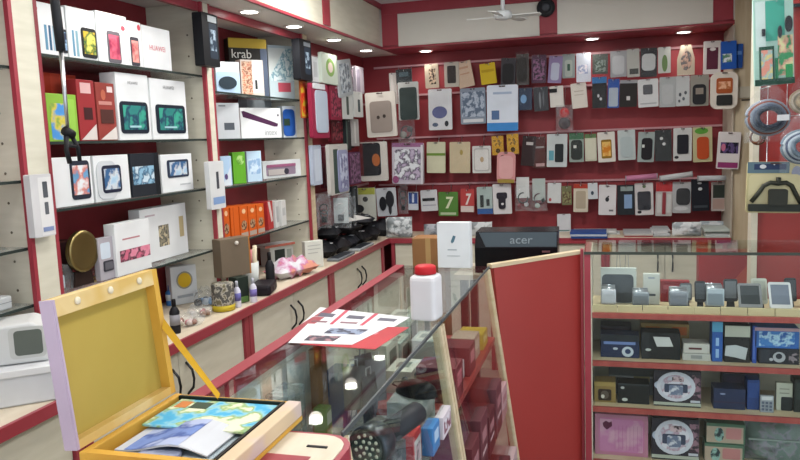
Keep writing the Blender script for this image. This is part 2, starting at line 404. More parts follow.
# ================================================================== RED PANEL between counters
t = thing('red_partition', 'plain red laminate partition with pale edging between the two counters', 'partition')
A = Vector((-.365, 2.372, 0)); Bq = Vector((-.092, 2.672, 0)); dr = (Bq-A).normalized(); nn = Vector((-dr.y, dr.x, 0))
def pt(s, z, o=0): q = A+dr*s+nn*o; return (q.x, q.y, z)
L_ = (Bq-A).length
slab4('board', [pt(.10, .001), pt(L_, .001), pt(L_, GT-.012), pt(0, GT-.012)], -.02, 'red_panel', t)
slab4('top_edging', [pt(-.01, GT-.012, -.003), pt(L_, GT-.012, -.003), pt(L_, GT, -.003), pt(-.01, GT, -.003)], -.026, 'beech', t)
box('end_post', -.098, -.088, 2.66, 2.69, 0.001, GT+.004, 'red_trim', t)

# ================================================================== DISPLAY CASE on the right
CY0, CY1, CX0, CX1 = 2.64, 2.93, -.085, .98
t = thing('display_case', 'glass fronted display case with red shelves full of phones and boxes', 'display case')
box('side_panel', CX0, CX0+.022, CY0, CY1, 0.001, GT-.008, 'red_trim', t); box('side_panel', CX1-.022, CX1, CY0, CY1, 0.001, GT-.008, 'red_trim', t)
box('side_face', CX0+.022, CX0+.026, CY0+.004, CY1, 0.1, GT-.008, 'cream', t)
box('top_glass', CX0, CX1, CY0-.004, CY1, GT-.008, GT, 'glass', t)
box('top_edge', CX0, CX1, CY0-.009, CY0-.004, GT-.009, GT+.0005, '#3c443e', t)
CZ = [.81, .634, .463, .262]
for z in CZ:
    s = box('shelf', CX0+.026, CX1-.022, CY0+.012, CY1, z-.018, z, 'beech', t)
    box('edge', CX0+.027, CX1-.022, CY0, CY0+.012, z-.019, z, 'red_shelf', s)
box('plinth', CX0+.022, CX1-.022, CY0+.02, CY1, 0.001, .08, 'red_panel', t)
box('back_panel', CX0+.026, CX1-.022, CY1-.012, CY1-.002, .08, .79, 'cream', t)
box('front_glass', CX0+.026, CX1-.022, CY0-.003, CY0-.0005, .08, GT-.009, 'front_glass', t)
x = CX0+.03
while x < CX1-.12:
    box('price_tag', x, x+.082, CY0+.013, CY0+.022, .8105, .836, '#c0b591', t); x += .0845

# ================================================================== BACK WALL: hook rails and hanging packs
RAILZ = [1.925, 1.735, 1.457, 1.147]
rails = []
for z, s in zip(RAILZ, ('topmost', 'second', 'third', 'lowest')):
    t = thing('hook_rail', 'thin pale hook rail on red back wall, '+s, 'rail', (0, 4.752, z), 0, 'hook rails on back wall')
    box('bar', -1.5, .655, -.006, 0.007, -.006, .006, '#b98c92', t); rails.append(t)
def pack(b, col, prints, label, row=None, Y=4.64, name='phone_case_pack', cat='pack', group=None, th=.012, tilt=0, shape='o', hook=True, base=None):
    x0, y0, x1, y1 = b; cx, cy = (x0+x1)/2, (y0+y1)/2
    c = onY(cx, cy, Y); wd = (onY(x1, cy, Y)-onY(x0, cy, Y)).x*.97; ht = (onY(cx, y0, Y)-onY(cx, y1, Y)).z
    z = c.z-ht/2
    if base is not None: ht = c.z+ht/2-base; z = base
    t = thing(name, label, cat, (c.x, Y, z), 0, group, 0, math.radians(tilt+random.uniform(-2.2, 2.2)))
    if shape == 'o': poly = rrect(-wd/2, 0, wd/2, ht, .05*wd, 2)
    elif shape == 'O': poly = rrect(-wd/2, 0, wd/2, ht, .28*wd, 6)
    elif shape == 'A': poly = [(-wd/2, 0), (wd/2, 0), (wd/2, ht*.55), (wd*.28, ht), (-wd*.28, ht), (-wd/2, ht*.55)]
    elif shape == 'H': poly = [(-wd/2, 0), (wd/2, 0), (wd/2, ht*.86), (wd*.2, ht*.9), (wd*.16, ht), (-wd*.16, ht), (-wd*.2, ht*.9), (-wd/2, ht*.86)]
    card = prism('card', poly, 0, th, col, t)
    f = Front(t, wd, ht); f.prints(prints)
    if row is not None and shape == 'o' and random.random() < .6:
        e = random.uniform(.0, .03); prism('plastic_sleeve', rrect(-wd*.53, -.003, wd*.53, ht+.004+e*.4, .008, 2), -.0085, -.0078, 'blister', t)
    f.k += 20; f.p('hang_slot', .4, .015, .6, .045, '#4a3a3c', 'o', parent=card)
    if hook and row is not None:
        hz = z+ht-.012-RAILZ[row]; r = rails[row]; lx = c.x
        tube('hook', [(lx, -.006, 0), (lx, -.03, hz), (lx, Y-4.752-.008, hz), (lx, Y-4.752-.012, hz+.008)], .0018, 'steel', r, 5)
    return t, f, wd, ht
G1 = 'packs on the top hook rail of the back wall'; G2 = 'packs on the second hook rail'; G3 = 'packs on the third hook rail'; G4 = 'packs on the lowest hook rail'
BK = '#1b1c20'; WH = '#d3d6d8'; CR = '#cbc4b0'; GY = '#9aa0a4'
def case(c, u0=.12, v0=.2, u1=.88, v1=.92): return [('phone_case', u0, v0, u1, v1, c, 'O', .006)]
DOT = [('print_spot', .4, .45, .6, .6, '#d8d8d8', 'e')]
W = 4.63
# --- top rail
for b, c, p, l, *k in [
 ((425, 64, 439, 88), '#c3b6a2', [('cutout', .3, .2, .8, .85, ('#6b2f2c', '#2a2424', '#d2b9a0', 60), 'r')], 'small cream hang pack with dark cutout, leftmost on the top hook rail'),
 ((444, 62, 459, 87), '#b9b2a6', [('phone_case', .22, .15, .8, .85, '#2d2624', 'o', .005), ('tag', .3, .45, .7, .6, '#cfc6ba', 'r')], 'grey hang pack with dark phone case beside the beige tilted pack'),
 ((459, 61, 475, 87), '#c9b19a', [('print_line', .2, .2, .8, .28, '#b89078', 'r'), ('print_line', .2, .45, .8, .5, '#b89078', 'r')], 'beige slim pack hanging tilted on the top hook rail', -8),
 ((481, 63, 497, 84), '#c9ad1c', [('strap', .1, .3, .9, .42, '#b3960f', 'r', .004)], 'bright yellow pouch on the top hook rail', -5),
 ((500, 58, 515, 86), '#3c3a40', case('#17171b')+DOT, 'black phone case pack with white spot, right of the yellow pouch', 4),
 ((516, 54, 529, 85), '#4b4442', case('#1d1816', .1, .12, .85, .9)+DOT, 'brownish black phone case pack on top rail, next to the dark purple pack'),
 ((531, 55, 546, 83), '#4a2b44', [('picture', .1, .15, .9, .9, ('#5a2344', '#2c2030', '#8a5a80', 50), 'r')], 'dark purple printed pack on the top hook rail'),
 ((547, 56, 561, 83), '#8e7fa8', [('phone_picture', .2, .25, .8, .9, '#b6bcd0', 'O', .004), ('lens', .55, .3, .75, .4, '#2a2a34', 'e')], 'lilac pack with a pale phone case, tilted', 6),
 ((562, 54, 575, 78), '#8d9a98', [('phone_case', .2, .25, .8, .95, '#a6b0aa', 'O', .004), ('window', .4, .42, .62, .7, '#38584a', 'o', .004)], 'grey green pack with small dark green window'),
 ((576, 53, 591, 82), '#ccd4e2', [('picture', .1, .4, .8, .72, ('#d8a8bc', '#e6e6ee', '#9aa6c8', 50), 'r')], 'shiny white plastic pack with pink print'),
 ((592, 54, 608, 74), '#48504c', [('picture', .15, .3, .85, .9, ('#23302c', '#8a9892', '#3e4e46', 60), 'r')], 'dark green pack with grey device picture under the middle downlight'),
 ((610, 51, 627, 77), '#a4a7ab', [('phone_case', .12, .18, .85, .9, '#bcc0c4', 'O', .006), ('print_band', .15, .5, .85, .58, '#70757a', 'r')], 'silver phone case pack on the top hook rail'),
 ((627, 49, 640, 77), '#b7bab4', [('label', .2, .7, .9, .9, '#4a4e4c', 'r')], 'pale grey narrow pack with dark corner label'),
 ((640, 48, 657, 77), '#33363a', [('picture', .08, .2, .9, .78, '#c9cfd0', 'O', .006)], 'black and white pack with bright white phone case'),
 ((658, 47, 671, 73), '#c4cac6', [('leaf', .3, .3, .75, .95, '#6e8a5a', 'e')], 'white pack with a green leaf shape, on the top rail'),
 ((677, 45, 695, 75), '#c3b7a4', [('picture', .2, .2, .85, .85, ('#d8d4ca', '#5a5a60', '#c8a898', 40), 'e')], 'cream bell shaped pack with patchy print'),
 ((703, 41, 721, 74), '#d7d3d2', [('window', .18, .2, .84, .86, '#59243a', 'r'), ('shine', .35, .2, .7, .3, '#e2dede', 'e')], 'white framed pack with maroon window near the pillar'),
]: pack(b, c, p, l, 0, W+random.uniform(-.012, .012), group=G1, tilt=k[0] if k else 0, shape='A' if 'bell' in l else 'o')
pack((730, 44, 743, 68), '#22509c', [('stripe', .1, .3, .9, .45, '#5f8ccc', 'r')], 'blue box pack tucked behind another blue pack by the pillar', 0, 4.40, group=G1, hook=False, th=.02)
pack((721, 41, 737, 69), '#1f56ae', [('picture', .1, .45, .7, .75, ('#c8d8e0', '#3a7a58', '#d8e0e8', 40), 'r')], 'blue pack with small green picture, front one by the pillar', 0, 4.37, group=G1, hook=False, th=.02)
# --- second rail
for b, c, p, l, *k in [
 ((428, 89, 452, 130), '#cdd0d4', [('mouse_picture', .15, .42, .8, .72, '#5a5f8c', 'e'), ('mark', .15, .82, .4, .92, '#50607a', 'e'), ('mark', .68, .78, .85, .92, '#2b2f38', 'e')], 'white mouse box with blue grey mouse picture'),
 ((460, 88, 486, 124), '#7f8b9a', [('picture', .05, .1, .95, .8, ('#3a4658', '#aab6c6', '#59687c', 30), 'r'), ('strip', .1, .86, .9, .95, '#c9ccd0', 'r')], 'grey blue blister pack left of the large white and blue pack'),
 ((486, 85, 518, 131), '#cfd8e4', [('base_band', 0, .82, 1, 1, '#3a82c4', 'r'), ('picture', .15, .55, .4, .75, '#4f6a94', 'r'), ('print_line', .2, .15, .8, .2, '#9fb0c8', 'r')], 'large white pack with bright blue lower band'),
 ((518, 88, 532, 110), '#26334c', [('picture', .15, .3, .6, .7, '#6f9ac4', 'e')], 'dark navy pack with pale blue round print'),
 ((534, 87, 549, 111), '#33363c', [('cable', .35, .2, .5, .9, '#777c82', 'e'), ('cable', .6, .2, .72, .8, '#5d6268', 'e')], 'charcoal pack with looped grey cable'),
 ((550, 86, 564, 107), '#d4d2cc', [('clip', .0, .12, .55, .3, '#15161a', 'r', .008)], 'white pack with a black clip at its top'),
 ((572, 83, 588, 108), '#d8d3ca', [('print_line', .2, .3, .8, .34, '#b8aea0', 'r'), ('print_line', .2, .45, .8, .48, '#b8aea0', 'r')], 'plain cream white pack alone on red, second rail', -3),
 ((592, 77, 607, 108), '#16181c', [('header', 0, 0, 1, .2, '#2f74b4', 'r'), ('print_spot', .35, .55, .5, .66, '#c8ccd0', 'e'), ('print_spot', .5, .66, .68, .76, '#c8ccd0', 'e')], 'black phone case pack with bright blue header'),
 ((607, 79, 619, 108), '#1f4fa4', [('phone_picture', .1, .3, .9, .95, '#a9b6c4', 'o')], 'blue pack with pale grey phone, between two black packs'),
 ((619, 80, 637, 107), '#24211f', [('header', 0, 0, 1, .12, '#9ea4a8', 'r'), ('print_spot', .4, .6, .6, .75, '#d0d0d0', 'r')], 'wide black pack with small white square'),
 ((638, 79, 659, 107), '#d6dadc', [('phone_picture', .25, .2, .72, .55, '#55585e', 'o', .003), ('print_line', .1, .85, .9, .9, '#aab0b4', 'r')], 'white pack with grey flip phone picture'),
 ((659, 77, 676, 107), '#aeb4b6', [('phone_case', .15, .25, .85, .9, '#b9bec0', 'O', .006), ('print_band', .2, .5, .8, .56, '#8d9294', 'r')], 'silver grey pack with raised rim, second rail'),
 ((676, 76, 690, 106), '#c6ccce', [('dot', .2, .55, .4, .68, '#4a525a', 'e'), ('dot', .6, .5, .8, .62, '#4a525a', 'e'), ('dot', .45, .7, .65, .82, '#5a626a', 'e'), ('dot', .15, .78, .32, .88, '#5a626a', 'e')], 'white pack with four dark earbud dots'),
 ((690, 75, 709, 106), '#98968e', [('phone_case', .12, .3, .85, .95, '#26282c', 'O', .008), ('label', .28, .42, .7, .62, '#948c82', 'r', .009)], 'grey pack holding a black rounded phone case with label'),
]: pack(b, c, p, l, 1, W+random.uniform(-.012, .012)-.02, group=G2, tilt=k[0] if k else 0)
t, f, wd, ht = pack((710, 72, 738, 109), '#d8d3c8', [('window', .2, .16, .8, .58, '#a4542a', 'o', .004), ('product', .22, .62, .8, .9, '#2b2d2c', 'o', .008), ('picture', .28, .26, .72, .46, ('#d89878', '#b06a3c', '#e0b090', 40), 'r', .0045)], 'big rounded cream pack with orange window and black product', 1, 4.36, group=G2, shape='O', hook=False, th=.03)
# --- third rail
for b, c, p, l, *k in [
 ((426, 142, 445, 173), '#c3c3a8', [('stripe', .0, .36, 1, .44, '#6c8a3c', 'r', .002)], 'cream phone cover box with green stripe'),
 ((449, 142, 470, 173), '#bcae90', [('mark', .5, .25, .65, .42, '#9a8a48', 'e')], 'beige phone cover box with small gold mark'),
 ((472, 146, 491, 173), '#c6c7c4', [('frame', .08, .08, .92, .94, '#a9aaa8', 'o'), ('panel', .13, .13, .87, .89, '#c9c9c6', 'o'), ('mark', .42, .4, .62, .6, '#b09a78', 'e')], 'white framed phone cover box with tiny gold emblem'),
 ((492, 136, 504, 155), '#b88a1e', [('picture', .15, .2, .85, .55, ('#d8b860', '#5a4418', '#c89830', 60), 'r'), ('mark', .3, .65, .7, .9, '#4a3410', 'e')], 'small yellow pack, left one of a pair'),
 ((507, 134, 519, 154), '#bb8d20', [('picture', .15, .2, .85, .55, ('#d8b860', '#5a4418', '#c89830', 60), 'r'), ('mark', .3, .65, .7, .9, '#4a3410', 'e')], 'small yellow pack, right one of a pair'),
 ((520, 136, 534, 166), '#2e2022', [('label', .3, .2, .8, .3, '#b4b0b0', 'r')], 'dark brown leather pouch beside the small yellow packs', 4),
 ((533, 137, 546, 168), '#4a211f', [('print_line', .2, .3, .9, .36, '#8a8688', 'r'), ('strip', .2, .85, .9, .95, '#a88888', 'r')], 'maroon brown leather pouch, third rail'),
 ((546, 134, 567, 167), '#b8c0c2', [('phone_case', .4, .3, .82, .85, '#20262a', 'o', .005), ('label', .1, .5, .35, .8, '#5d98a8', 'r')], 'clear white pack with black phone case and teal label'),
 ((569, 133, 584, 162), '#8f9c94', [('header', 0, 0, 1, .22, '#3e6a4c', 'r'), ('phone_case', .12, .24, .9, .92, '#1c2420', 'O', .006), ('label', .3, .42, .5, .52, '#ccd0cc', 'r', .0065)], 'black phone case pack with green header'),
 ((585, 134, 597, 161), '#c4c4b0', [('header', 0, 0, 1, .15, '#5e7a50', 'r'), ('phone_case', .08, .2, .92, .95, '#c9c9b6', 'O', .006)], 'cream phone case pack with green top'),
 ((598, 132, 616, 162), '#d2cfc8', ph(.2, .25, .8, .88, '#8a6a20', ('#d09030', '#c87a20', '#d8b060', 20)), 'white pack with orange phone screen'),
 ((618, 130, 636, 160), '#b9c4c4', [('phone_case', .14, .22, .86, .9, '#aab8ba', 'O', .008), ('print_band', .3, .45, .7, .52, '#8a9496', 'r')], 'clear pale phone case pack, third rail'),
 ((637, 132, 654, 162), '#9aa8a6', [('phone_case', .22, .2, .88, .92, '#1d1a20', 'O', .007), ('label', .25, .42, .4, .52, '#c8ccca', 'r', .0075)], 'black phone case in clear frame pack'),
 ((655, 130, 672, 161), '#2b3032', [('print_spot', .3, .22, .5, .32, '#ccd0d0', 'e'), ('print_spot', .45, .4, .65, .5, '#ccd0d0', 'e')], 'black pack with two white spots, third rail'),
 ((673, 128, 692, 161), '#c9cccc', [('phone_case', .2, .2, .82, .78, '#1e2028', 'o', .007), ('print_spot', .35, .25, .5, .36, '#c8c8c8', 'e'), ('print_spot', .55, .38, .7, .48, '#c8c8c8', 'e'), ('mark', .06, .84, .3, .93, '#22242a', 'e')], 'white pack with black phone case and white spots'),
 ((693, 127, 713, 162), '#b9b48c', [('header', .1, .02, .8, .2, '#5a9a3c', 'e'), ('phone_case', .2, .28, .82, .92, '#b44a22', 'O', .006), ('print_band', .25, .5, .8, .56, '#d0a890', 'r')], 'cream and green pack with orange phone case'),
]: pack(b, c, p, l, 2, W+random.uniform(-.012, .012), group=G3, tilt=k[0] if k else 0)
pack((496, 152, 515, 183), '#c48a8c', [('phone_case', .12, .12, .88, .86, '#cc9c9c', 'O', .005), ('lens', .2, .1, .4, .2, '#3a2a30', 'e'), ('base_band', .05, .88, .95, 1, '#94803c', 'r')], 'pink rounded phone case pack below the yellow pair', 2, W-.05, group=G3, shape='O')
pack((716, 132, 739, 169), '#cfcccc', [('window', .12, .28, .92, .58, ('#2c2640', '#5a4a78', '#18182a', 40), 'r'), ('print_spot', .15, .32, .35, .52, '#b86a88', 'e'), ('base_band', .05, .82, .95, .97, '#883468', 'r')], 'white pack with violet picture and magenta lower band, by the pillar', 2, 4.38, group=G3, hook=False, th=.02, tilt=2)
# --- lowest rail
def seven(c): return [('poly', 'seven_mark', [(.4, .2), (.78, .2), (.5, .68), (.36, .68), (.6, .29), (.4, .29)], c)]
for b, c, p, l, *k in [
 ((408, 192, 418, 210), '#c2c8d2', [('picture', .05, .05, .95, .65, '#304a8a', 'r'), ('flash_drive', .4, .1, .6, .58, '#c8d0e0', 'o', .003)], 'small blue and white flash drive card, leftmost on lowest rail'),
 ((421, 190, 438, 211), '#c6c8cc', [('product', .1, .38, .85, .52, '#1c1e22', 'r', .004), ('print_band', .1, .7, .9, .75, '#9a9aa8', 'r')], 'white accessory card with black strip, lowest rail'),
 ((438, 192, 458, 216), '#4f7a38', seven('#c9d0b0')+[('base_band', .1, .85, .9, .95, '#a8b898', 'r')], 'green flash drive card with pale slanted mark'),
 ((460, 189, 474, 212), '#a84040', seven('#cfc9c6')+[('base_band', .02, .74, .98, 1, '#c8bcb8', 'r')], 'red and white flash drive card with pale slanted mark'),
 ((477, 187, 493, 214), '#9fb0ae', [('product', .2, .3, .42, .75, '#2a3030', 'o', .004), ('product', .6, .45, .8, .7, '#333a3c', 'o', .004), ('base_band', 0, .8, 1, 1, '#2c5490', 'r')], 'pale green card with blue lower band'),
 ((493, 184, 512, 214), '#c9c9cc', [('mouse', .2, .28, .78, .5, '#2c2a34', 'O', .004), ('mouse_body', .3, .4, .68, .82, '#24222c', 'O', .012), ('wheel', .45, .62, .6, .7, '#c8c8cc', 'e', .0125)], 'white blister card with a black mouse'),
 ((547, 183, 561, 203), '#c4c8c8', [('mark', .1, .75, .3, .92, '#a8484c', 'e')], 'plain white small card right of the headphone bags'),
 ((562, 186, 572, 205), '#6a6a4c', [('picture', .1, .3, .9, .9, ('#3a4430', '#8a8a60', '#5a4a38', 70), 'r')], 'small olive pack below the red strip, lowest rail'),
 ((573, 184, 588, 212), '#c6beac', [('header', 0, 0, 1, .16, '#a83a2c', 'r'), ('panel', .16, .25, .84, .88, '#a89c88', 'o')], 'cream framed pack with red header'),
 ((588, 183, 598, 199), '#c2c8cc', [('dot', .3, .5, .6, .75, '#3a4a5a', 'e')], 'tiny white pack with dark dot, left of the white phone case'),
 ((598, 185, 616, 215), '#cfced0', [('emblem', .38, .4, .6, .56, '#2c2e34', 'e'), ('leaf', .5, .36, .6, .41, '#2c2e34', 'e'), ('mark', .6, .82, .85, .88, '#6a6a70', 'r')], 'white phone case pack with small black emblem'),
 ((617, 185, 635, 215), '#23292e', [('header', .2, .05, .9, .2, '#8c9a98', 'r'), ('phone_picture', .4, .32, .85, .78, '#7f9cc0', 'r', .003)], 'black pack with a light blue phone screen'),
 ((635, 183, 654, 215), '#cdc9c9', [('emblem', .42, .06, .62, .16, '#5a6a4a', 'e'), ('phone_case', .14, .26, .86, .84, '#2e3038', 'o', .006), ('print_spot', .5, .6, .75, .75, '#a0a4a8', 'e'), ('mark', .12, .86, .35, .95, '#22242a', 'e')], 'white pack with dark phone case, right of the black one'),
 ((655, 182, 672, 216), '#b8b4b2', [('header', 0, 0, 1, .28, '#b42c30', 'r'), ('stripe', .4, .3, .62, .95, '#8c2a34', 'r', .003), ('window', .1, .36, .34, .9, '#c8c8c6', 'r'), ('window', .68, .36, .92, .9, '#c8c8c6', 'r')], 'red topped pack with two pale windows'),
 ((672, 182, 691, 213), '#aeb0b2', [('phone_case', .2, .2, .95, .74, '#2c2e32', 'O', .006), ('mark', .2, .45, .45, .62, '#983440', 'e'), ('print_band', .1, .78, .85, .92, '#c8cacc', 'e')], 'silver pack with dark phone case and red mark'),
 ((692, 179, 710, 211), '#1a1d26', [('print_spot', .35, .1, .6, .16, '#c4c8cc', 'e'), ('print_spot', .38, .26, .62, .36, '#c4c8cc', 'e'), ('band', .1, .82, .9, .9, '#3a4048', 'r')], 'tall black pack with two white marks, lowest rail'),
 ((711, 182, 728, 211), '#a49c98', [('window', .1, .1, .9, .55, '#2c332e', 'r'), ('panel', .1, .58, .9, .93, '#a08880', 'r')], 'grey pink pack with dark upper window, rightmost on lowest rail'),
]: pack(b, c, p, l, 3, W+random.uniform(-.012, .012), group=G4, tilt=k[0] if k else 0)
pack((557, 214, 571, 228), '#c3c6cc', [('print_line', .1, .9, .9, .97, '#5a7a7a', 'r')], 'small plain white card leaning on the red back wall', None, 4.70, 'price_card', 'card', hook=False, th=.004, base=WT)
# rolls and tubes lying on the hooks
for b, c, l in [((626, 174, 657, 181), '#b87898', 'pink rolled film tube above the lowest pack row'), ((660, 172, 692, 181), '#b9bdc0', 'white rolled film tube above the red topped pack'), ((698, 176, 730, 181), '#b4b8be', 'white flat tube above the tall black pack')]:
    a_ = onY(b[0], b[3]-2.5, 4.60); e_ = onY(b[2], b[1]+2, 4.60)
    t = thing('film_tube', l, 'tube', a_, 0, 'rolled tubes on the lowest hooks')
    d_ = e_-a_; tube('roll', [(0, 0, 0), d_*.5, d_], .016, c, t, 12)
    tube('end_cap', [-d_*.02, d_*.01], .0175, '#8a8e92', t, 12); tube('end_cap', [d_*.99, d_*1.02], .0175, '#8a8e92', t, 12)
# bags with headphones / cables
def bag(b, Y, label, content, tint='polythene', name='accessory_bag', header=None, group='clear accessory bags', row=None, seed=1, plane='Y', X=None):
    x0, y0, x1, y1 = b; cx, cy = (x0+x1)/2, (y0+y1)/2
    if plane == 'Y':
        c = onY(cx, cy, Y); wd = (onY(x1, cy, Y)-onY(x0, cy, Y)).x; ht = (onY(cx, y0, Y)-onY(cx, y1, Y)).z; rz = 0
    else:
        c = onX(cx, cy, X); wd = (onX(x1, cy, X)-onX(x0, cy, X)).y; ht = (onX(cx, y0, X)-onX(cx, y1, X)).z; rz = PI/2
    zb_ = c.z-ht/2
    if name == 'carrier_bag': ht -= max(0, WT+.004-zb_); zb_ = max(zb_, WT+.004)
    t = thing(name, label, 'bag', (c.x, c.y, zb_), rz, group)
    th = min(.06, wd*.35)
    pillow('bag', -wd/2, wd/2, 0, ht*(.88 if header else 1), th, tint, t, 0, 9, .5, seed)
    if header: box('header', -wd/2, wd/2, -.003, .003, ht*.84, ht, header, t)
    for kind, u, v, r, col in content:
        px, pz = -wd/2+wd*u, ht*(1-v)
        if kind == 'ring': tube('cable', [(px+r*wd*math.cos(a), .15*r*wd*math.sin(2*a), pz+r*wd*1.1*math.sin(a)) for a in [2*PI*i/22 for i in range(22)]], .035*wd+.001, col, t, 6, True)
        if kind == 'pad': lathe('ear_pad', [(r*wd*.6, -th*.3), (r*wd, -th*.2), (r*wd, th*.2), (r*wd*.6, th*.3)], col, t, 16, (px, 0, pz), 'y')
        if kind == 'card': box('insert', px-r*wd, px+r*wd, -.002, .002, pz-r*ht, pz+r*ht, col, t)
        if kind == 'plug': box('plug', px-r*wd, px+r*wd, -th*.25, th*.25, pz-r*wd, pz+r*wd, col, t, .002)
    if row is not None:
        tube('hook', [(c.x, -.006, 0), (c.x, Y-4.752, c.z+ht/2-.01-RAILZ[row])], .0018, 'steel', rails[row], 5)
    return t
bag((515, 185, 531, 211), W, 'clear bag of black and red earphones, left of two on lowest rail', [('ring', .5, .5, .3, '#1f2a28'), ('pad', .7, .75, .14, '#b8bcc0'), ('pad', .25, .8, .12, '#7c3038'), ('card', .5, .1, .4, '#c8cccc')], row=3, seed=2)
bag((531, 184, 547, 211), W, 'clear bag of dark red and grey earphones, right of two', [('ring', .5, .55, .3, '#4a2030'), ('pad', .4, .8, .16, '#a8b4b0'), ('pad', .75, .6, .12, '#22302c'), ('card', .5, .2, .4, '#aab6b2')], row=3, seed=3)
bag((556, 105, 573, 131), W-.03, 'red bag with dark goods hanging below the second rail', [('pad', .5, .3, .3, '#b02428'), ('pad', .5, .7, .35, '#3c3034'), ('ring', .6, .6, .25, '#7a2a30')], row=1, seed=4)
bag((398, 118, 415, 146), 4.6, 'small clear bag with dark earphones left of the green striped box', [('ring', .5, .5, .3, '#26282a'), ('pad', .3, .6, .2, '#8a8a84'), ('pad', .7, .4, .16, '#3a3c3c')], seed=5, row=1)
# round black speaker on the bulkhead post and the fan
c = onY(546, 8, 4.40)
t = thing('wall_speaker', 'small round black speaker on the red bulkhead post', 'speaker', (c.x, 4.405, c.z))
lathe('housing', [(.05, 0), (.052, -.02), (.045, -.03), (.03, -.033)], '#26282c', t, 24, (0, 0, 0), 'y'); lathe('cone', [(.03, -.0332), (.012, -.036), (.001, -.036)], '#45484e', t, 20, (0, 0, 0), 'y')
c = onY(503, 17, 4.0)
t = thing('ceiling_fan', 'small white ceiling fan with slim blades', 'fan', (c.x, 4.0, c.z))
lathe('motor', [(.012, .035), (.04, .03), (.05, .012), (.045, -.008), (.02, -.016), (.001, -.018)], '#cfd4d6', t, 24)
lathe('rod', [(.011, .03), (.011, 2.27-c.z-.03)], '#d4d8da', t, 12); lathe('canopy', [(.014, 2.27-c.z-.07), (.034, 2.27-c.z-.03), (.036, 2.27-c.z)], '#cfd4d6', t, 20)
for a in (178, 4, 62, 262):
    a = math.radians(a); ca, sa = math.cos(a), math.sin(a)
    def q(r, s, z): return (r*ca-s*sa, r*sa+s*ca, z)
    link('blade', [q(.04, -.012, .004), q(.19, -.026, .004), q(.2, 0, .0), q(.19, .022, -.004), q(.04, .012, -.002), q(.04, -.012, .008), q(.19, -.026, .008), q(.2, 0, .004), q(.19, .022, 0), q(.04, .012, .002)],
         [(0, 1, 2, 3, 4), (9, 8, 7, 6, 5), (0, 5, 6, 1), (1, 6, 7, 2), (2, 7, 8, 3), (3, 8, 9, 4), (4, 9, 5, 0)], '#d5d8d6', t)

# ================================================================== LEFT SHELVES: boxes standing on glass shelves
def sbox(x0, x1, ytop, z, col, prints, label, X=-1.52, d=.05, name='phone_box', cat='box', group=None, rot=0, bev=.0015, lean=0, face=0):
    """box on a left-wall shelf at height z, front towards +X; x0,x1 photo columns, ytop photo row of its top edge"""
    cx = (x0+x1)/2; ym = 150
    for _ in range(3):
        p = onX(cx, ym, X); h = onX(cx, ytop, X).z-z
        lo, hi = ytop, 460
        for _ in range(20):
            m_ = (lo+hi)/2
            if onX(cx, m_, X).z > z: lo = m_
            else: hi = m_
        ym = (ytop+lo)/2
    ya, yb = onX(x0, ym, X).y, onX(x1, ym, X).y
    for a_, b_ in ((PO[0][1], PO[1][0]), (PO[1][1], PO[2][0]), (PO[2][1], PO[3][0])):
        if a_-.1 < (ya+yb)/2 < b_+.1: ya, yb = max(ya, a_+.004), min(yb, b_-.004)
    wd = (yb-ya)*.97
    if face:            # box turned towards the shop: width that spans the same columns
        rz = PI/2-math.radians(face); c_ = Vector((X, onX(cx, ym, X).y, 1.3)); e_ = Vector((math.cos(rz), math.sin(rz), 0))*.01
        def col_(q): q = q-Vector((0, 0, EYE)); return F_PX*q.dot(cr)/q.dot(fw)
        wd = .02*(x1-x0)*.97/(col_(c_+e_)-col_(c_-e_)); rot = -face; ya = yb = c_.y
    t = thing(name, label, cat, (X, (ya+yb)/2, z), PI/2+math.radians(rot), group, math.radians(lean))
    box('body', -wd/2, wd/2, 0, d, 0.0005, h, col, t, bev)
    f = Front(t, wd, h); f.prints(prints)
    return t, f, wd, h
GA = 'boxes in the shelf bay of tablet boxes'; GB = 'boxes in the shelf bay with orange boxes'
WB = '#d9dcde'
Z1, Z2, Z3, Z4 = LV[1]
sbox(34, 66, 4, Z1, WB, [('phone_picture', .3, .42, .38, .9, '#5a8aa8', 'r'), ('phone_picture', .43, .42, .5, .9, '#2b5a7c', 'r'), ('phone_picture', .55, .42, .62, .9, '#9ab8c8', 'r')]+ph(.78, .45, .98, .92)+[('mark', .02, .08, .12, .2, '#c0384a', 'e')], 'white phone box with row of slim phones, behind the black selfie stick', group=GA, d=.06)
sbox(67, 96, 9, Z1, WB, [('phone_picture', .15, .45, .22, .95, '#5a8aa8', 'r'), ('phone_picture', .27, .45, .35, .95, '#7aa0b0', 'r')]+ph(.46, .36, .98, .95, '#1b1d20', ('#6a9a38', '#c8a830', '#285a2c', '#d8d060', 18)), 'white phone box with green and yellow phone screen', group=GA, d=.06)
sbox(97, 128, 14, Z1, WB, ph(.3, .35, .72, .98, '#5c5860', ('#b03a58', '#c85a70', '#8a2a48', 15))+[('mark', .78, .2, .92, .3, '#c04a58', 'e')], 'white phone box with pink screened grey phone', group=GA, d=.06)
sbox(129, 142, 22, Z1, WB, ph(.08, .35, .7, .98, '#3c3a44', ('#c86a68', '#d89890', '#a84a50', 15))+[('mark', .7, .05, .95, .18, '#c04a58', 'e')], 'narrow white phone box with salmon phone picture', group=GA, d=.06)
t, f, wd, h = sbox(143, 171, 28, Z1, WB, [], 'plain white phone box with red lettering, rightmost on top shelf', group=GA, d=.06); f.text('HUAWEI', .5, .55, wd*.15, '#c87078')
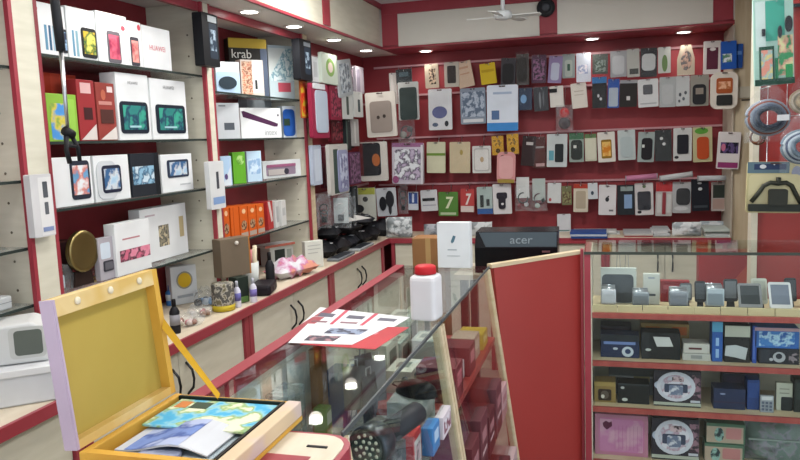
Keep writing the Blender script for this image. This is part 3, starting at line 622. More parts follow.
# second shelf
sbox(43, 79, 74, Z2, '#b4402c', [('stripe', .0, .0, .25, 1, '#a2331f', 'r')], 'large orange red carton at the back of the second shelf', -1.62, .08, 'carton', group=GA)
sbox(47, 78, 94, Z2, '#7fa83c', [('picture', .1, .2, .62, .96, ('#3a7ab8', '#4a8ac8', '#c8b848', '#7a9a48', 16), 'o'), ('stripe', .68, .1, .92, .95, '#8cb84a', 'o')], 'green framed toy box with blue picture', -1.53, .05, 'toy_box', group=GA)
sbox(78, 96, 80, Z2, '#8e2c30', [('label', .2, .05, .8, .22, '#cfa8a8', 'r'), ('window', .3, .45, .8, .65, '#3c1c1e', 'r'), ('poly', 'white_wedge', [(0.05, .98), (.95, .98), (.95, .72)], '#c8c0bc')], 'dark red gadget box with white wedge, left one of two', -1.535, .05, 'gadget_box', group=GA)
sbox(97, 116, 83, Z2, '#8a3a34', [('label', .6, .06, .9, .16, '#d8c8c8', 'r'), ('ring_mark', .25, .12, .5, .3, '#b0604a', 'e'), ('print_band', .1, .32, .8, .38, '#b88078', 'r'), ('window', .15, .46, .85, .7, '#4a2a26', 'r'), ('poly', 'white_wedge', [(.05, .98), (.95, .98), (.95, .75)], '#cbc4c0')], 'dark red gadget box with white wedge and round mark, right one', -1.535, .05, 'gadget_box', group=GA)
def tab(u0, v0, u1, v1, s=('#24506a', '#2f7f78', '#203a58', '#3a9a84', 14)): return ph(u0, v0, u1, v1, '#1a2230', s)
t, f, wd, h = sbox(117, 150, 74, Z2, WB, tab(.05, .42, .92, .9)+[('print_band', .3, .78, .65, .81, '#9ac0c8', 'r', .003)], 'large white tablet box with dark blue tablet, left one on second shelf', -1.53, .06, 'tablet_box', group=GA); f.text('HUAWEI', .5, .16, wd*.08, '#8a8c90')
t, f, wd, h = sbox(151, 187, 80, Z2, WB, tab(.1, .42, .93, .9)+[('print_band', .3, .78, .65, .81, '#9ac0c8', 'r', .003)], 'large white tablet box with dark blue tablet, right one on second shelf', -1.53, .06, 'tablet_box', group=GA); f.text('HUAWEI', .5, .16, wd*.08, '#8a8c90')
# third shelf
S2 = ('#5a88b8', '#a8c4d8', '#c8ccd0', '#38608c', 22)
sbox(51, 93, 157, Z3, WB, ph(.45, .08, .93, .88, '#262b38', ('#b0c8d8', '#5a90b8', '#c87868', '#d8dce0', 18)), 'wide white tablet box with tall phone shaped tablet, third shelf', -1.53, .06, 'tablet_box', group=GA)
sbox(94, 130, 155, Z3, WB, [('rounded_back', .05, .12, .6, .95, '#c2c6ca', 'O', .003)]+ph(.18, .22, .72, .82, '#23273a', S2, .004), 'white tablet box with white and blue tablets overlapping', -1.53, .06, 'tablet_box', group=GA)
sbox(131, 160, 153, Z3, '#23272e', [('picture', .05, .3, .8, .72, ('#5a90b8', '#c8d8e0', '#305a7a', '#88b0c8', 25), 'r'), ('spine', .84, 0, 1, 1, '#1a1d22', 'r')], 'black tablet box with blue panorama picture', -1.53, .06, 'tablet_box', group=GA)
sbox(161, 193, 154, Z3, WB, ph(.18, .15, .86, .62, '#2a3448', S2)+[('print_band', .55, .8, .9, .84, '#b0b4b8', 'r')], 'white tablet box with small landscape tablet, rightmost', -1.53, .06, 'tablet_box', group=GA)
# fourth shelf
t, f, wd, h = sbox(115, 151, 221, Z4, WB, [('print_band', .2, .3, .7, .33, '#b07a80', 'r'), ('picture', .1, .52, .98, .74, ('#b84a68', '#d88aa0', '#3c2a34', '#c86a84', 22), 'r')], 'white phone box with pink picture strip, fourth shelf', -1.515, .04, group=GA)
sbox(140, 188, 206, Z4, WB, [('picture', .36, .35, .58, .75, ('#2a2c30', '#8a8470', '#3c4044', '#b8ac90', 40), 'r'), ('print_band', .82, .25, .92, .65, '#b8a880', 'r'), ('print_band', .1, .12, .3, .15, '#b8aab0', 'r')], 'large white box with dark photo panel behind the pink strip box', -1.575, .045, 'tablet_box', group=GA)
# feature phone standing
t, f, wd, h = sbox(99, 115, 237, Z4, '#a7a3ab', [('screen', .12, .12, .75, .5, '#c6d2de', 'o'), ('keypad', .22, .55, .85, .8, '#3a3a42', 'o', .002), ('keypad', .28, .59, .8, .76, '#5a5a62', 'o', .0025)], 'grey dummy phone with pale screen standing on fourth shelf', -1.525, .02, 'dummy_phone', 'phone')
c = onX(83, 250, -1.535)
t = thing('brass_disc', 'round gold brass disc standing beside the grey dummy phone', 'ornament', (-1.535, c.y, Z4), PI/2)
lathe('disc', [(.01, 0), (.055, .002), (.062, .012), (.05, .02), (.01, .022)], 'brass', t, 32, (0, 0, .105), 'y'); lathe('rim', [(.05, -.003), (.062, -.006), (.064, 0), (.06, .006)], mat('#9a8a5c', .35, 1), t, 32, (0, 0, .105), 'y')
prism('stand', [(-.045, 0.0005), (.045, 0.0005), (.035, .045), (-.035, .045)], .006, .02, '#2a1c18', t)
sbox(60, 72, 240, Z4, '#2c1517', [('lid_edge', 0, 0, 1, .05, '#4a2a26', 'r')], 'dark open gift box behind the brass disc', -1.66, .05, 'gift_box', group=GA)
t = thing('clear_box', 'clear plastic box with white item at left end of fourth shelf', 'box', (-1.545, 1.765, Z4), PI/2)
prism('shell', [(-.05, 0.0005), (.06, 0.0005), (.06, .03), (.03, .075), (-.03, .08), (-.05, .06)], 0, .06, 'polythene', t); box('item', -.035, .03, .012, .045, .002, .045, '#b8ccd8', t, .006)
t = thing('bracelet', 'gold chain bracelet lying on the fourth shelf edge', 'bracelet', (-1.545, 1.94, Z4), PI/2)
tube('chain', [(.07*math.cos(a), .022*math.sin(a)+.02, .0055+.003*math.sin(4*a)) for a in [2*PI*i/24 for i in range(24)]], .004, mat('#b09a6a', .35, 1), t, 6, True); box('clasp', .055, .085, .008, .03, .001, .012, '#2a2422', t, .002)

# ---------------- bay with the orange boxes
B1, B2, B3, B4 = LV[2]
t, f, wd, h = sbox(230, 268, 39, B1, '#22211f', [('header', 0, 0, 1, .16, '#a89030', 'r'), ('frame', .2, .42, .75, .98, '#98802c', 'r'), ('picture', .35, .52, .72, .8, '#c8c4b8', 'o', .003), ('spine', .82, .16, 1, 1, '#4a566a', 'r')], 'black box with yellow header and white lettering, top shelf', -1.62, .05, 'gadget_box', group=GB, face=38)
f.text('krab', .32, .33, wd*.3, '#d8d8d4')
sbox(216, 240, 62, B1, '#c8d0d8', [('base_band', 0, .3, 1, 1, '#9fb8d2', 'o'), ('oval', .1, .45, .85, .85, '#23303a', 'e', .003)], 'pale blue device box with black oval, top shelf', -1.56, .04, 'gadget_box', group=GB, face=35)
sbox(241, 264, 60, B1, '#c8c0b8', [('picture', .05, .05, .5, .95, ('#d8d4cc', '#b06a50', '#d0b8a0', '#8a5a48', 60), 'r'), ('panel', .5, .0, .95, .9, '#d8dad8', 'r'), ('slot', .6, .55, .7, .8, '#2a2c2c', 'r')], 'small white box with warm patchy print, top shelf', -1.56, .045, 'gadget_box', group=GB, face=35)
sbox(269, 297, 46, B1, '#b8cad2', [('picture', .05, .05, .95, .65, ('#8ab0c0', '#d8e4e8', '#6a98ac', '#c8dce0', 25), 'r'), ('poly', 'white_wedge', [(.0, .05), (.6, .05), (0, .6)], '#d8e0e0'), ('print_band', .3, .68, .75, .85, '#c05868', 'r')], 'pale blue and white box with pink band, top shelf', -1.58, .05, 'gadget_box', group=GB, face=32)
sbox(217, 240, 103, B2, '#b4b9be', [('window', .3, .55, .75, .75, '#4a5058', 'r'), ('print_band', .1, .06, .4, .1, '#70767c', 'r')], 'grey gadget box with dark window, second shelf', -1.56, .05, 'gadget_box', group=GB, face=30)
t, f, wd, h = sbox(241, 282, 108, B2, WB, [('poly', 'device_picture', [(.03, .12), (.08, .1), (.92, .52), (.9, .62), (.82, .62), (.06, .3)], '#4a2848'), ('mark', .9, .2, .95, .28, '#5a5a68', 'e')], 'wide white box with long dark purple device', -1.57, .05, 'gadget_box', group=GB, face=22); f.text('intex', .72, .9, wd*.16, '#a0a4a8')
sbox(283, 301, 106, B2, '#c4ced6', [('bottle_picture', .0, .1, .65, .95, '#2858a8', 'O', .003), ('print_band', .02, .4, .35, .62, '#2c4034', 'r', .004), ('dots', .78, .45, .9, .85, '#6a7278', 'r')], 'white box with blue bottle shaped picture', -1.56, .05, 'gadget_box', group=GB, face=30)
sbox(248, 290, 101, B2, '#8f979e', [], 'long grey blue box lying behind the wide white box', -1.67, .05, 'gadget_box', group=GB)
sbox(221, 232, 156, B3, '#a8c4de', [('poly', 'white_wedge', [(.1, 1), (.9, 1), (.9, .35)], '#d0d8e0'), ('mark', .3, .6, .6, .8, '#5a4878', 'e')], 'pale blue card pack left of the green pack', -1.55, .03, 'gadget_box', group=GB, face=30)
sbox(233, 246, 152, B3, '#5ea02c', [('picture', .3, .1, .9, .4, ('#8ac050', '#4a8a20', '#a0c878', 30), 'e')], 'bright green card pack, third shelf', -1.55, .03, 'gadget_box', group=GB, face=30)
sbox(247, 262, 151, B3, '#b4cce0', [('picture', .1, .25, .9, .75, ('#a0bcd8', '#c8dae8', '#88a8cc', 25), 'r')], 'pale blue card pack right of the green pack', -1.55, .03, 'gadget_box', group=GB, face=30)
sbox(263, 302, 160, B3, '#ccd2d4', [('window', .08, .25, .85, .85, '#8a7a8c', 'o'), ('band', .1, .22, .85, .38, '#945a78', 'o', .002), ('device', .12, .5, .6, .82, '#b0aaa8', 'o', .004), ('wheel', .52, .48, .64, .82, '#3a3844', 'e', .006)], 'long white box with pink and grey device in window', -1.56, .05, 'gadget_box', group=GB, face=15)
for i, (a, b_) in enumerate(((223, 230), (231, 239.5), (240, 248), (248.5, 256.5), (257, 264.5))):
    top = 207-i*.8
    sbox(a, b_, top, B4, '#c85a1c', [('picture', .15, .45, .85, .75, ('#3a2a20', '#b89878', '#5a3a28', 60), 'e'), ('mark', .3, .1, .75, .25, '#e0b890', 'e'), ('base_band', .05, .82, .95, .96, '#a8988c', 'r')] if i != 1 else [('stripe', .3, 0, .36, 1, '#a8440f', 'r')],
         ['orange gadget box leftmost of five, with photo', 'plain orange gadget box, second of five, without photo', 'orange gadget box in the middle of five', 'orange gadget box, fourth of five from the post', 'orange gadget box beside the red carton, last of five'][i], -1.52, .09, 'gadget_box', group='orange gadget boxes')
sbox(267, 274, 201, B4, '#a83030', [('poly', 'white_wedge', [(.1, 0), (.5, 0), (.9, .7), (.6, .75)], '#cfc4c0')], 'red slim carton right of the orange boxes', -1.54, .08, 'gadget_box', group=GB, rot=6)
sbox(275, 280, 201, B4, '#c8cac8', [('print_band', .2, .2, .8, .8, '#a8aaac', 'r')], 'slim white carton next to the red slim carton', -1.54, .08, 'gadget_box', group=GB, rot=6)
sbox(281, 287, 200, B4, '#cfd0ce', [('print_band', .2, .3, .8, .6, '#b4b8ba', 'r')], 'slim white carton, rightmost beside orange boxes', -1.54, .08, 'gadget_box', group=GB, rot=6)

# ---------------- packs hung on the shelf posts
def lpack(b, X, col, prints, label, name='accessory_pack', cat='pack', group=None, th=.015, shape='o', tilt=0):
    x0, y0, x1, y1 = b; cx, cy = (x0+x1)/2, (y0+y1)/2
    c = onX(cx, cy, X); wd = (onX(x1, cy, X)-onX(x0, cy, X)).y*.97; ht = (onX(cx, y0, X)-onX(cx, y1, X)).z
    t = thing(name, label, cat, (X, c.y, c.z-ht/2), PI/2, group, 0, math.radians(tilt))
    poly = rrect(-wd/2, 0, wd/2, ht, (.05 if shape == 'o' else .25)*min(wd, ht), 3)
    prism('card', poly, 0, th, col, t); f = Front(t, wd, ht); f.prints(prints)
    return t, f, wd, ht
lpack((203, 14, 219, 66), -1.44, '#17191d', [('window', .4, .18, .9, .85, '#2b3644', 'o'), ('picture', .45, .3, .82, .7, ('#4a6a8a', '#a8bccc', '#2a3a4c', 30), 'r'), ('header', .35, .04, .9, .16, '#b8c0c4', 'r')], 'black device pack hanging high on the post beside the tablet boxes', group='black packs on posts', th=.04)
lpack((300, 40, 312, 80), -1.44, '#1b1d22', [('window', .4, .18, .9, .85, '#2b3644', 'o'), ('picture', .45, .3, .82, .7, ('#4a6a8a', '#a8bccc', '#2a3a4c', 30), 'r'), ('header', .35, .06, .9, .16, '#8a929a', 'r')], 'black device pack hanging high on the beech post near hanging bags', group='black packs on posts', th=.04)
lpack((32, 174, 54, 237), -1.46, '#c6c6c8', [('panel', .35, .05, .98, .98, '#d4d4d4', 'r'), ('slot', .55, .12, .78, .38, '#50545a', 'o'), ('slot', .57, .45, .75, .65, '#5a5e64', 'o'), ('print_band', .4, .85, .9, .92, '#7a8ab0', 'r')], 'white narrow pack with two dark slots on the leftmost post', group='white packs on posts', th=.02)
lpack((210, 161, 225, 209), -1.46, '#c9cbcc', [('slot', .45, .22, .62, .58, '#3c3e46', 'o'), ('base_band', .15, .75, .95, .9, '#7a96c0', 'r')], 'white narrow pack with one dark slot on the second post', group='white packs on posts', th=.02)
lpack((301, 81, 308, 118), -1.475, '#a85a2c', [('picture', .05, .05, .95, .95, ('#5a9a3c', '#c8a830', '#c84a28', '#b83020', 20), 'r')], 'narrow orange and green strip pack on the beech post', th=.008)
# selfie stick hanging in front of the shelves
X_ = -1.42
p0, p1, p2, p3, p4 = onX(54, -6, X_), onX(61, 51, X_), onX(68, 132, X_), onX(70, 142, X_), onX(75, 168, X_)
t = thing('selfie_stick', 'black handled selfie stick with steel rod and clamp hanging from soffit', 'selfie stick', (0, 0, 0))
d_ = (p1-p0).normalized()
tube('handle', [p0-d_*.05, p0, p0.lerp(p1, .5), p1], [.006, .012, .013, .012], '#1e2024', t, 12); tube('rod', [p1, p1.lerp(p2, .5), p2], [.0065, .0055, .0045], 'steel', t, 10)
tube('hanging_loop', [p0-d_*.05, (X_, p0.y-.01, 2.0)], .0015, '#202226', t, 6)
tube('joint', [p2+Vector((0, -.012, .004)), p2+Vector((0, .016, -.008))], .013, '#15161a', t, 10)
cl_ = Vector((0, 1, 0))
tube('clamp', [p2+Vector((0, -.008, -.01)), p2+Vector((0, -.012, -.05)), p2+Vector((0, -.004, -.085))], .007, '#1a1b1f', t, 8); tube('clamp', [p2+Vector((0, .014, -.012)), p2+Vector((0, .034, -.045)), p2+Vector((0, .036, -.08))], .006, '#1a1b1f', t, 8)
tube('clamp_bar', [p2+Vector((0, -.012, -.036)), p2+Vector((0, .032, -.04))], .005, '#1a1b1f', t, 8)

# ================================================================== LEFT HOOK WALL
GLW = 'goods hung on the left red hook wall'
r_l = []
for z, s in ((1.925, 'upper'), (1.69, 'second'), (1.43, 'third'), (1.16, 'lowest')):
    t = thing('hook_rail', 'thin hook rail on the left red wall, '+s, 'rail', (-1.579, 0, z), 0, 'hook rails on left wall'); box('bar', 0.0005, .012, 3.61, 4.74, -.006, .006, '#a8848a', t); r_l.append(t)
def lp2(b, X, col, prints, label, th=.02, shape='o', tilt=0, name='accessory_pack'):
    t, f, wd, ht = lpack(b, X, col, prints, label, name, 'pack', GLW, th, shape, tilt)
    top = t.location.z+ht-.012
    r = min(r_l, key=lambda q: abs(q.location.z-top)); dz = top-r.location.z
    tube('hook', [(.01, t.location.y, 0), (.03, t.location.y, dz), (X+1.579+.01, t.location.y, dz)], .0018, 'steel', r, 5)
lp2((311, 57, 320, 82), -1.46, '#c9cdd0', [('print_band', .3, .2, .7, .8, '#b4b8bc', 'r')], 'plain white pack highest beside the beech post')
lp2((322, 54, 338, 84), -1.44, '#b9c4b8', [('ring', .25, .15, .8, .75, '#7a9a58', 'e'), ('ring_centre', .38, .28, .68, .62, '#c8b8b4', 'e')], 'white pack with green ring on the left hook wall')
lp2((339, 60, 353, 96), -1.44, '#a9b0b4', [('picture', .15, .1, .85, .9, ('#d0d6da', '#5a6068', '#98a4b0', '#c4ccd0', 30), 'r')], 'grey and white glossy pack, top row of left hook wall', tilt=-8)
lp2((356, 67, 364, 93), -1.5, '#b4aeb8', [('stripe', .1, .1, .5, .95, '#8a8494', 'r')], 'narrow lilac grey pack near the wall corner')
lp2((312, 84, 329, 138), -1.43, '#8a2440', [('phone_picture', .2, .12, .92, .9, '#a8b4c4', 'o', .004), ('header', .1, .0, .8, .1, '#c8ccd0', 'o', .004)], 'crimson pack with pale phone, beside the beech post')
lp2((330, 86, 342, 120), -1.45, '#7c1c34', [('picture', .1, .15, .9, .9, ('#7a1a30', '#a04058', '#4a1424', 40), 'r')], 'crimson pouch next to the pale phone pack')
lp2((342, 91, 353, 119), -1.45, '#c6cac8', [('slot', .4, .2, .62, .85, '#4a5450', 'o')], 'white pack with dark slot, left of two alike')
lp2((354, 92, 363, 117), -1.46, '#c8ccca', [('slot', .42, .3, .68, .8, '#3e4a50', 'o')], 'white pack with dark slot, right of two alike')
lp2((346, 119, 351, 150), -1.48, '#22282a', [('edge_line', .1, .05, .3, .95, '#4a6058', 'r')], 'narrow black pack seen edge on, left hook wall')
lp2((353, 119, 359, 146), -1.5, '#b4b4b2', [('edge_line', .2, .1, .5, .9, '#d4d4d2', 'r')], 'narrow white pack seen edge on, left hook wall')
lp2((313, 145, 322, 185), -1.46, '#a8b2c4', [('panel', .2, .1, .9, .9, '#bac4d2', 'r')], 'pale blue white pack low beside the beech post')
lp2((330, 144, 349, 194), -1.43, '#b9b7b2', [('window', .2, .1, .45, .98, '#3a4a44', 'r'), ('phone_picture', .4, .12, .95, .97, '#8c90b0', 'o', .004), ('panel', .5, .2, .88, .9, ('#a8b4cc', '#6a6a90', '#b8c0d4', 25), 'r', .005)], 'long pack with lilac phone in white frame')
lp2((350, 152, 361, 184), -1.48, '#5a3454', [('picture', .05, .05, .95, .95, ('#6a3a60', '#3a2438', '#8a6484', 40), 'r')], 'dark violet pouch left of the orange spotted tablet sleeve')
lp2((313, 60, 318, 100), -1.52, '#26282c', [('edge_line', .3, .05, .6, .95, '#50565c', 'r')], 'black slim pack behind the plain white pack, top row')
lp2((338, 62, 343, 92), -1.53, '#2c2428', [('edge_line', .3, .05, .6, .95, '#6a5a60', 'r')], 'dark brown slim pack between green ring and grey glossy packs')
lp2((348, 66, 356, 92), -1.52, '#3a2a34', [('picture', .1, .1, .9, .9, ('#4a2a38', '#8a7a84', '#2a2028', 40), 'r')], 'dark plum pack left of the narrow lilac pack')
lp2((331, 120, 345, 142), -1.5, '#5c1420', [('picture', .1, .1, .9, .9, ('#6a1a24', '#8a3a44', '#3a1018', 40), 'r')], 'dark red pouch below the crimson pouch')
lp2((323, 144, 329, 188), -1.53, '#6a2030', [('edge_line', .3, .05, .6, .95, '#8a4a58', 'r')], 'narrow crimson pack beside the pale blue white pack')
lp2((350, 122, 354, 148), -1.53, '#1c2224', [('edge_line', .3, .05, .6, .95, '#3a4a48', 'r')], 'black slim pack left of the white edge on pack')
lp2((352, 186, 358, 218), -1.5, '#22262a', [('edge_line', .3, .05, .6, .95, '#4a5056', 'r')], 'black slim pack beside the olive header card')
bag((311, 198, 319, 230), 3.63, 'dark cable bag tight against the beech post', [('ring', .5, .5, .3, '#1c1d20'), ('plug', .5, .7, .25, '#202226')], seed=13)
bag((345, 196, 356, 226), 3.98, 'clear bag with black plug behind the shiny clear bag', [('ring', .5, .4, .3, '#26282c'), ('plug', .5, .7, .25, '#1a1b1e')], seed=14)
bag((398, 184, 408, 214), 4.62, 'dark bag of black earphones left of the flash drive card', [('ring', .5, .35, .3, '#17181b'), ('ring', .5, .6, .3, '#222428'), ('plug', .5, .8, .2, '#141518')], seed=15, row=3)
# bigger sleeves at the corner, facing the shop
GC = 'tablet sleeves in the wall corner'
pack((366, 92, 397, 137), '#c9c4bc', [('panel', .14, .2, .86, .9, '#8d837c', 'o', .004), ('poly', 'corner', [(.14, .62), (.4, .9), (.14, .9)], '#b8b2aa'), ('hole', .36, .52, .46, .6, '#3a3430', 'e', .005), ('hole', .56, .5, .66, .58, '#3a3430', 'e', .005)], 'white framed taupe tablet sleeve tilted in the corner', 1, 4.50, 'tablet_sleeve', 'sleeve', GC, tilt=-3)
pack((396, 69, 412, 84), '#2a3034', [('label', .2, .2, .8, .5, '#4a5c64', 'r')], 'small black pouch above the dark teal sleeve', 0, 4.55, 'pouch', 'pouch', GC)
pack((390, 73, 397, 104), '#c0bcb8', [('edge_line', .2, .05, .6, .95, '#d0ccc8', 'r')], 'narrow white sleeve edge behind the taupe sleeve', 0, 4.6, 'tablet_sleeve', 'sleeve', GC)
pack((398, 82, 419, 120), '#b6b8b6', [('panel', .08, .14, .92, 1, '#22302e', 'o', .006)], 'dark teal tablet sleeve with white header', 1, 4.52, 'tablet_sleeve', 'sleeve', GC)
pack((360, 142, 388, 181), '#c2bfb8', [('panel', .0, .02, .76, .86, '#1c1b20', 'o', .005), ('round_mark', .45, .3, .74, .62, '#a05a2c', 'e', .0055), ('spine', .0, .02, .12, .86, '#5a1f24', 'r', .0055)], 'black tablet sleeve with orange round mark in white frame', 2, 4.50, 'tablet_sleeve', 'sleeve', GC)
t, f, wd, ht = pack((391, 143, 423, 184), '#bcb6c2', [('header', 0, 0, 1, .1, '#8a5a80', 'r'), ('picture', .08, .15, .92, .9, ('#c8ccd4', '#a89ab4', '#4a4454', '#d0d4da', 22), 'o', .006), ('mark', .02, .8, .22, .98, '#8a4470', 'e', .0065)], 'white and mauve plastic wrapped sleeve with patchy print', 2, 4.54, 'tablet_sleeve', 'sleeve', GC, th=.025)
f.p('edge', .94, .05, 1, 1, '#c8c8ce', 'r', .006)
bag((317, 194, 331, 228), 3.66, 'clear bag with black cables, lowest beside the beech post', [('ring', .5, .45, .3, '#1c1d20'), ('ring', .5, .6, .25, '#2a2c30'), ('plug', .5, .75, .2, '#18191c')], seed=11)
bag((331, 193, 351, 228), 3.80, 'shiny clear bag with white cables below the lilac phone pack', [('card', .5, .5, .36, '#b0babc'), ('ring', .5, .45, .22, '#c0c4c6'), ('plug', .5, .7, .14, '#50565a')], seed=12)
pack((354, 188, 376, 221), '#b9bdb4', [('header', .2, 0, .98, .2, '#9aa040', 'r'), ('earphone', .0, .5, .45, .75, '#2a2c2e', 'e', .01), ('mark', .4, .26, .65, .42, '#3a3c3e', 'e')], 'white card with olive header and black earphone', 3, 4.50, 'earphone_pack', 'pack', GC)
pack((377, 188, 397, 216), '#b8bcc2', [('earphone', .15, .3, .5, .8, '#1c1d22', 'e', .012), ('earphone', .5, .1, .9, .7, '#26272c', 'e', .012), ('cable', .6, .5, .75, .95, '#2e2f34', 'e', .008)], 'white card with a cluster of black earphones', 3, 4.52, 'earphone_pack', 'pack', GC)

# ================================================================== GOODS ON THE LEFT WORKTOP
GW = 'small goods on the left worktop'
def foot(bx_, by_, ytop, z=WT):
    p = onZ(bx_, by_, z); return p, onY(bx_, ytop, p.y).z-z
def bottle(bx_, by_, ytop, r, prof, label, cols, z=WT, name='bottle', band=None):
    p, h = foot(bx_, by_, ytop, z)
    t = thing(name, label, 'bottle', p, 0, GW)
    lathe('body', [(r*a, h*b) for a, b in prof if b <= .78]+[(r*.35, h*.785)], cols[0], t, 18); lathe('cap', [(r*.42, h*.78), (r*.42, h*.98), (r*.3, h)], cols[1], t, 16)
    if band: lathe('label_band', [(r*1.012, h*.25), (r*1.012, h*.55)], band, t, 18)
    return t
PR = [(.95, 0.001), (1, .03), (1, .62), (.7, .72), (.4, .78)]
bottle(176, 333, 299, .017, PR, 'black marker bottle nearest the yellow case on the worktop', ('#1b1b20', '#121216'), band='#8a8a90')
bottle(168, 292, 263, .02, PR, 'dark blue bottle under the shelf behind the yellow case', ('#3a5a8c', '#20386a'))
bottle(171, 305, 285, .018, PR, 'bright blue bottle with white band behind the yellow case', ('#3f78b8', '#3a6cb0'), band='#c8d4dc')
bottle(238, 307, 281, .014, PR, 'small white and violet bottle left of the green boxed pack', ('#c8c8d8', '#b8bcc8'), band='#6a68a8')
bottle(254, 302, 278, .014, PR, 'small white and violet bottle beside the black wallet', ('#ccccd8', '#b8bcc8'), band='#7a70b0')
bottle(271, 287, 252, .02, PR, 'black bottle standing by the pink rolls cup', ('#1e1f24', '#17181c'))
# speaker-like white box with yellow disc
p, h = foot(186, 304, 266)
t = thing('speaker_box', 'white box with yellow round emblem under the shelf', 'box', p, PI/2*.62, GW); box('body', -.055, .055, 0, .05, .001, h, '#c8cdd2', t, .003)
f = Front(t, .11, h); f.p('emblem_ring', .2, .14, .82, .6, '#8a8a80', 'e'); f.p('emblem', .26, .18, .76, .56, '#c8a428', 'e'); f.p('print_band', .2, .75, .8, .82, '#9aa2aa', 'r')
# clear bags of trinkets
def tray_bag(bx_, by_, w_, d_, h_, label, cols, seed):
    p = onZ(bx_, by_, WT); t = thing('trinket_bag', label, 'bag', (p.x, p.y, WT+.001), .5, 'trinket bags on the worktop')
    o = pillow('bag', -w_/2, w_/2, -d_/2, d_/2, h_, 'polythene', t, 0, 9, .5, seed)
    for v in o.data.vertices: v.co = (v.co.x, v.co.z, max(0, v.co.y+h_*.42))
    rnd = random.Random(seed)
    for i in range(9):
        x, y = rnd.uniform(-.34, .34)*w_, rnd.uniform(-.34, .34)*d_; c_ = cols[i % len(cols)]; r_ = h_*.2
        lathe('trinket', [(r_*.6, .003), (r_, r_*.5), (r_, r_*1.4), (r_*.5, r_*2)], c_, t, 10, (x, y, .002))
tray_bag(188, 325, .12, .1, .05, 'clear bag of pink and brown trinkets nearest the yellow case', ['#b08a80', '#c8b8b4', '#8a5a48', '#a8a090', '#c07a80'], 21)
tray_bag(200, 316, .09, .08, .05, 'clear bag of brownish trinkets in the middle of the worktop', ['#8a6a58', '#b8a898', '#c8c0b8', '#94504a'], 22)
tray_bag(206, 305, .09, .08, .07, 'clear bag of blue and black trinkets below the taupe box', ['#4a5a70', '#7a9ac0', '#2a2c30', '#a8b8c8'], 23)
tray_bag(212, 290, .12, .12, .09, 'clear bag of grey parts beneath the shelf beside the white emblem box', ['#8a9094', '#b0b4b8', '#5a6066'], 24)
# tin and boxed pack carrying the taupe box
p, h = foot(224, 310, 283)
t = thing('striped_tin', 'grey tin with yellow base below the taupe box', 'tin', p, 0, GW)
lathe('body', [(.042, .001), (.043, .02), (.043, h-.006), (.041, h)], ('#8a8a7c', '#4a4a48', '#b0aca0', '#6a6450', 40), t, 24); lathe('base_band', [(.0436, .002), (.0436, .024)], '#b8a430', t, 24)
tin_top = WT+h
p2_, h2_ = foot(244, 303, 277)
t = thing('green_pack', 'black pack with green base band beside the striped tin', 'pack', p2_, PI/2*.75, GW); box('body', -.03, .03, 0, .05, .001, h2_, '#26302a', t, .002); Front(t, .06, h2_).p('base_band', .1, .75, .9, .97, '#5a7a44', 'r')
p = Vector((-1.44, 2.60, tin_top+.0005))
hh = onX(224, 240, p.x).z-p.z
t = thing('taupe_box', 'tall taupe gift box with tan edge standing on the tin', 'box', p, PI/2*.72)
box('body', -.075, .06, -.02, .035, 0, hh, '#6d6152', t, .002); box('edge_panel', .0602, .066, -.02, .035, .0, hh, '#a8703c', t)
lathe('stud', [(.008, -.021), (.008, -.026), (.004, -.028)], '#cfcac0', t, 14, (.0, 0, hh-.02), 'y')
# cup with rolls
p, h = foot(252, 290, 262)
t = thing('cup_of_rolls', 'white cup holding pink and cream paper rolls', 'cup', p, 0, GW)
lathe('cup', [(.03, .001), (.036, h), (.033, h), (.028, .006)], '#c6ccca', t, 24)
for i, (x, y, c_) in enumerate(((-.018, 0, '#c87a88'), (0, .012, '#d08a94'), (.018, 0, '#c8bca4'), (0, -.014, '#c86a7c'), (.012, .018, '#d0c8b0'))):
    tube('roll', [(x*.8, y*.8, h*.3), (x*1.25, y*1.25, h+.045+.006*i)], .0095, c_, t, 10)
# wallet, bag, cards
p = onZ(268, 293, WT)
t = thing('wallet', 'black bulging wallet on the worktop edge', 'wallet', (p.x-.02, p.y, WT+.001), .25, GW); w_ = box('body', -.045, .045, -.075, .075, 0, .045, '#1d1a20', t, .012); box('clasp', .03, .047, -.012, .012, .012, .03, '#3a3438', t, .003)
p = onZ(296, 276, WT)
bg = thing('gift_bag', 'crumpled white bag with magenta and orange print on worktop', 'bag', (p.x-.02, p.y, WT+.001), 1.2, GW)
o = pillow('bag', -.13, .13, -.07, .07, .085, ('#c4c6cc', '#c8cad0', '#c0a8bc', '#b06a90', '#c88a78', 12), bg, 0, 10, .6, 31)
for v in o.data.vertices: v.co = (v.co.x, v.co.z, max(0, v.co.y+.036))
p, h = foot(317, 268, 241)
t = thing('card_box', 'white card box with faint print at the beech post foot', 'box', (p.x-.01, p.y, WT), PI/2*.55, GW); box('body', -.05, .05, 0, .035, .001, h, '#c9ccc4', t, .002); Front(t, .1, h).prints([('print_line', .15, .15, .85, .18, '#a4a8a4', 'r'), ('print_line', .15, .28, .85, .31, '#a4a8a4', 'r'), ('print_line', .15, .42, .7, .45, '#a4a8a4', 'r')])
p, h = foot(288, 266, 246)
t = thing('device_box', 'white box with dark square window under the lowest shelf', 'box', (p.x-.03, p.y, WT), PI/2*.7, GW); box('body', -.075, .075, 0, .08, .001, h, '#b8bcb8', t, .002); Front(t, .15, h).prints([('window', .2, .15, .62, .85, '#2a3230', 'r', .002), ('print_band', .72, .2, .92, .7, '#8a908c', 'r')])
t = thing('flat_carton', 'flat pink edged white carton lying on the dark window box', 'box', (p.x-.03, p.y, WT+h+.001), PI/2*.7, GW); box('body', -.11, .08, -.01, .085, 0, .012, '#c4c4c4', t, .001); box('edge_strip', -.11, .08, -.0112, -.0102, 0, .012, '#b46a5c', t)
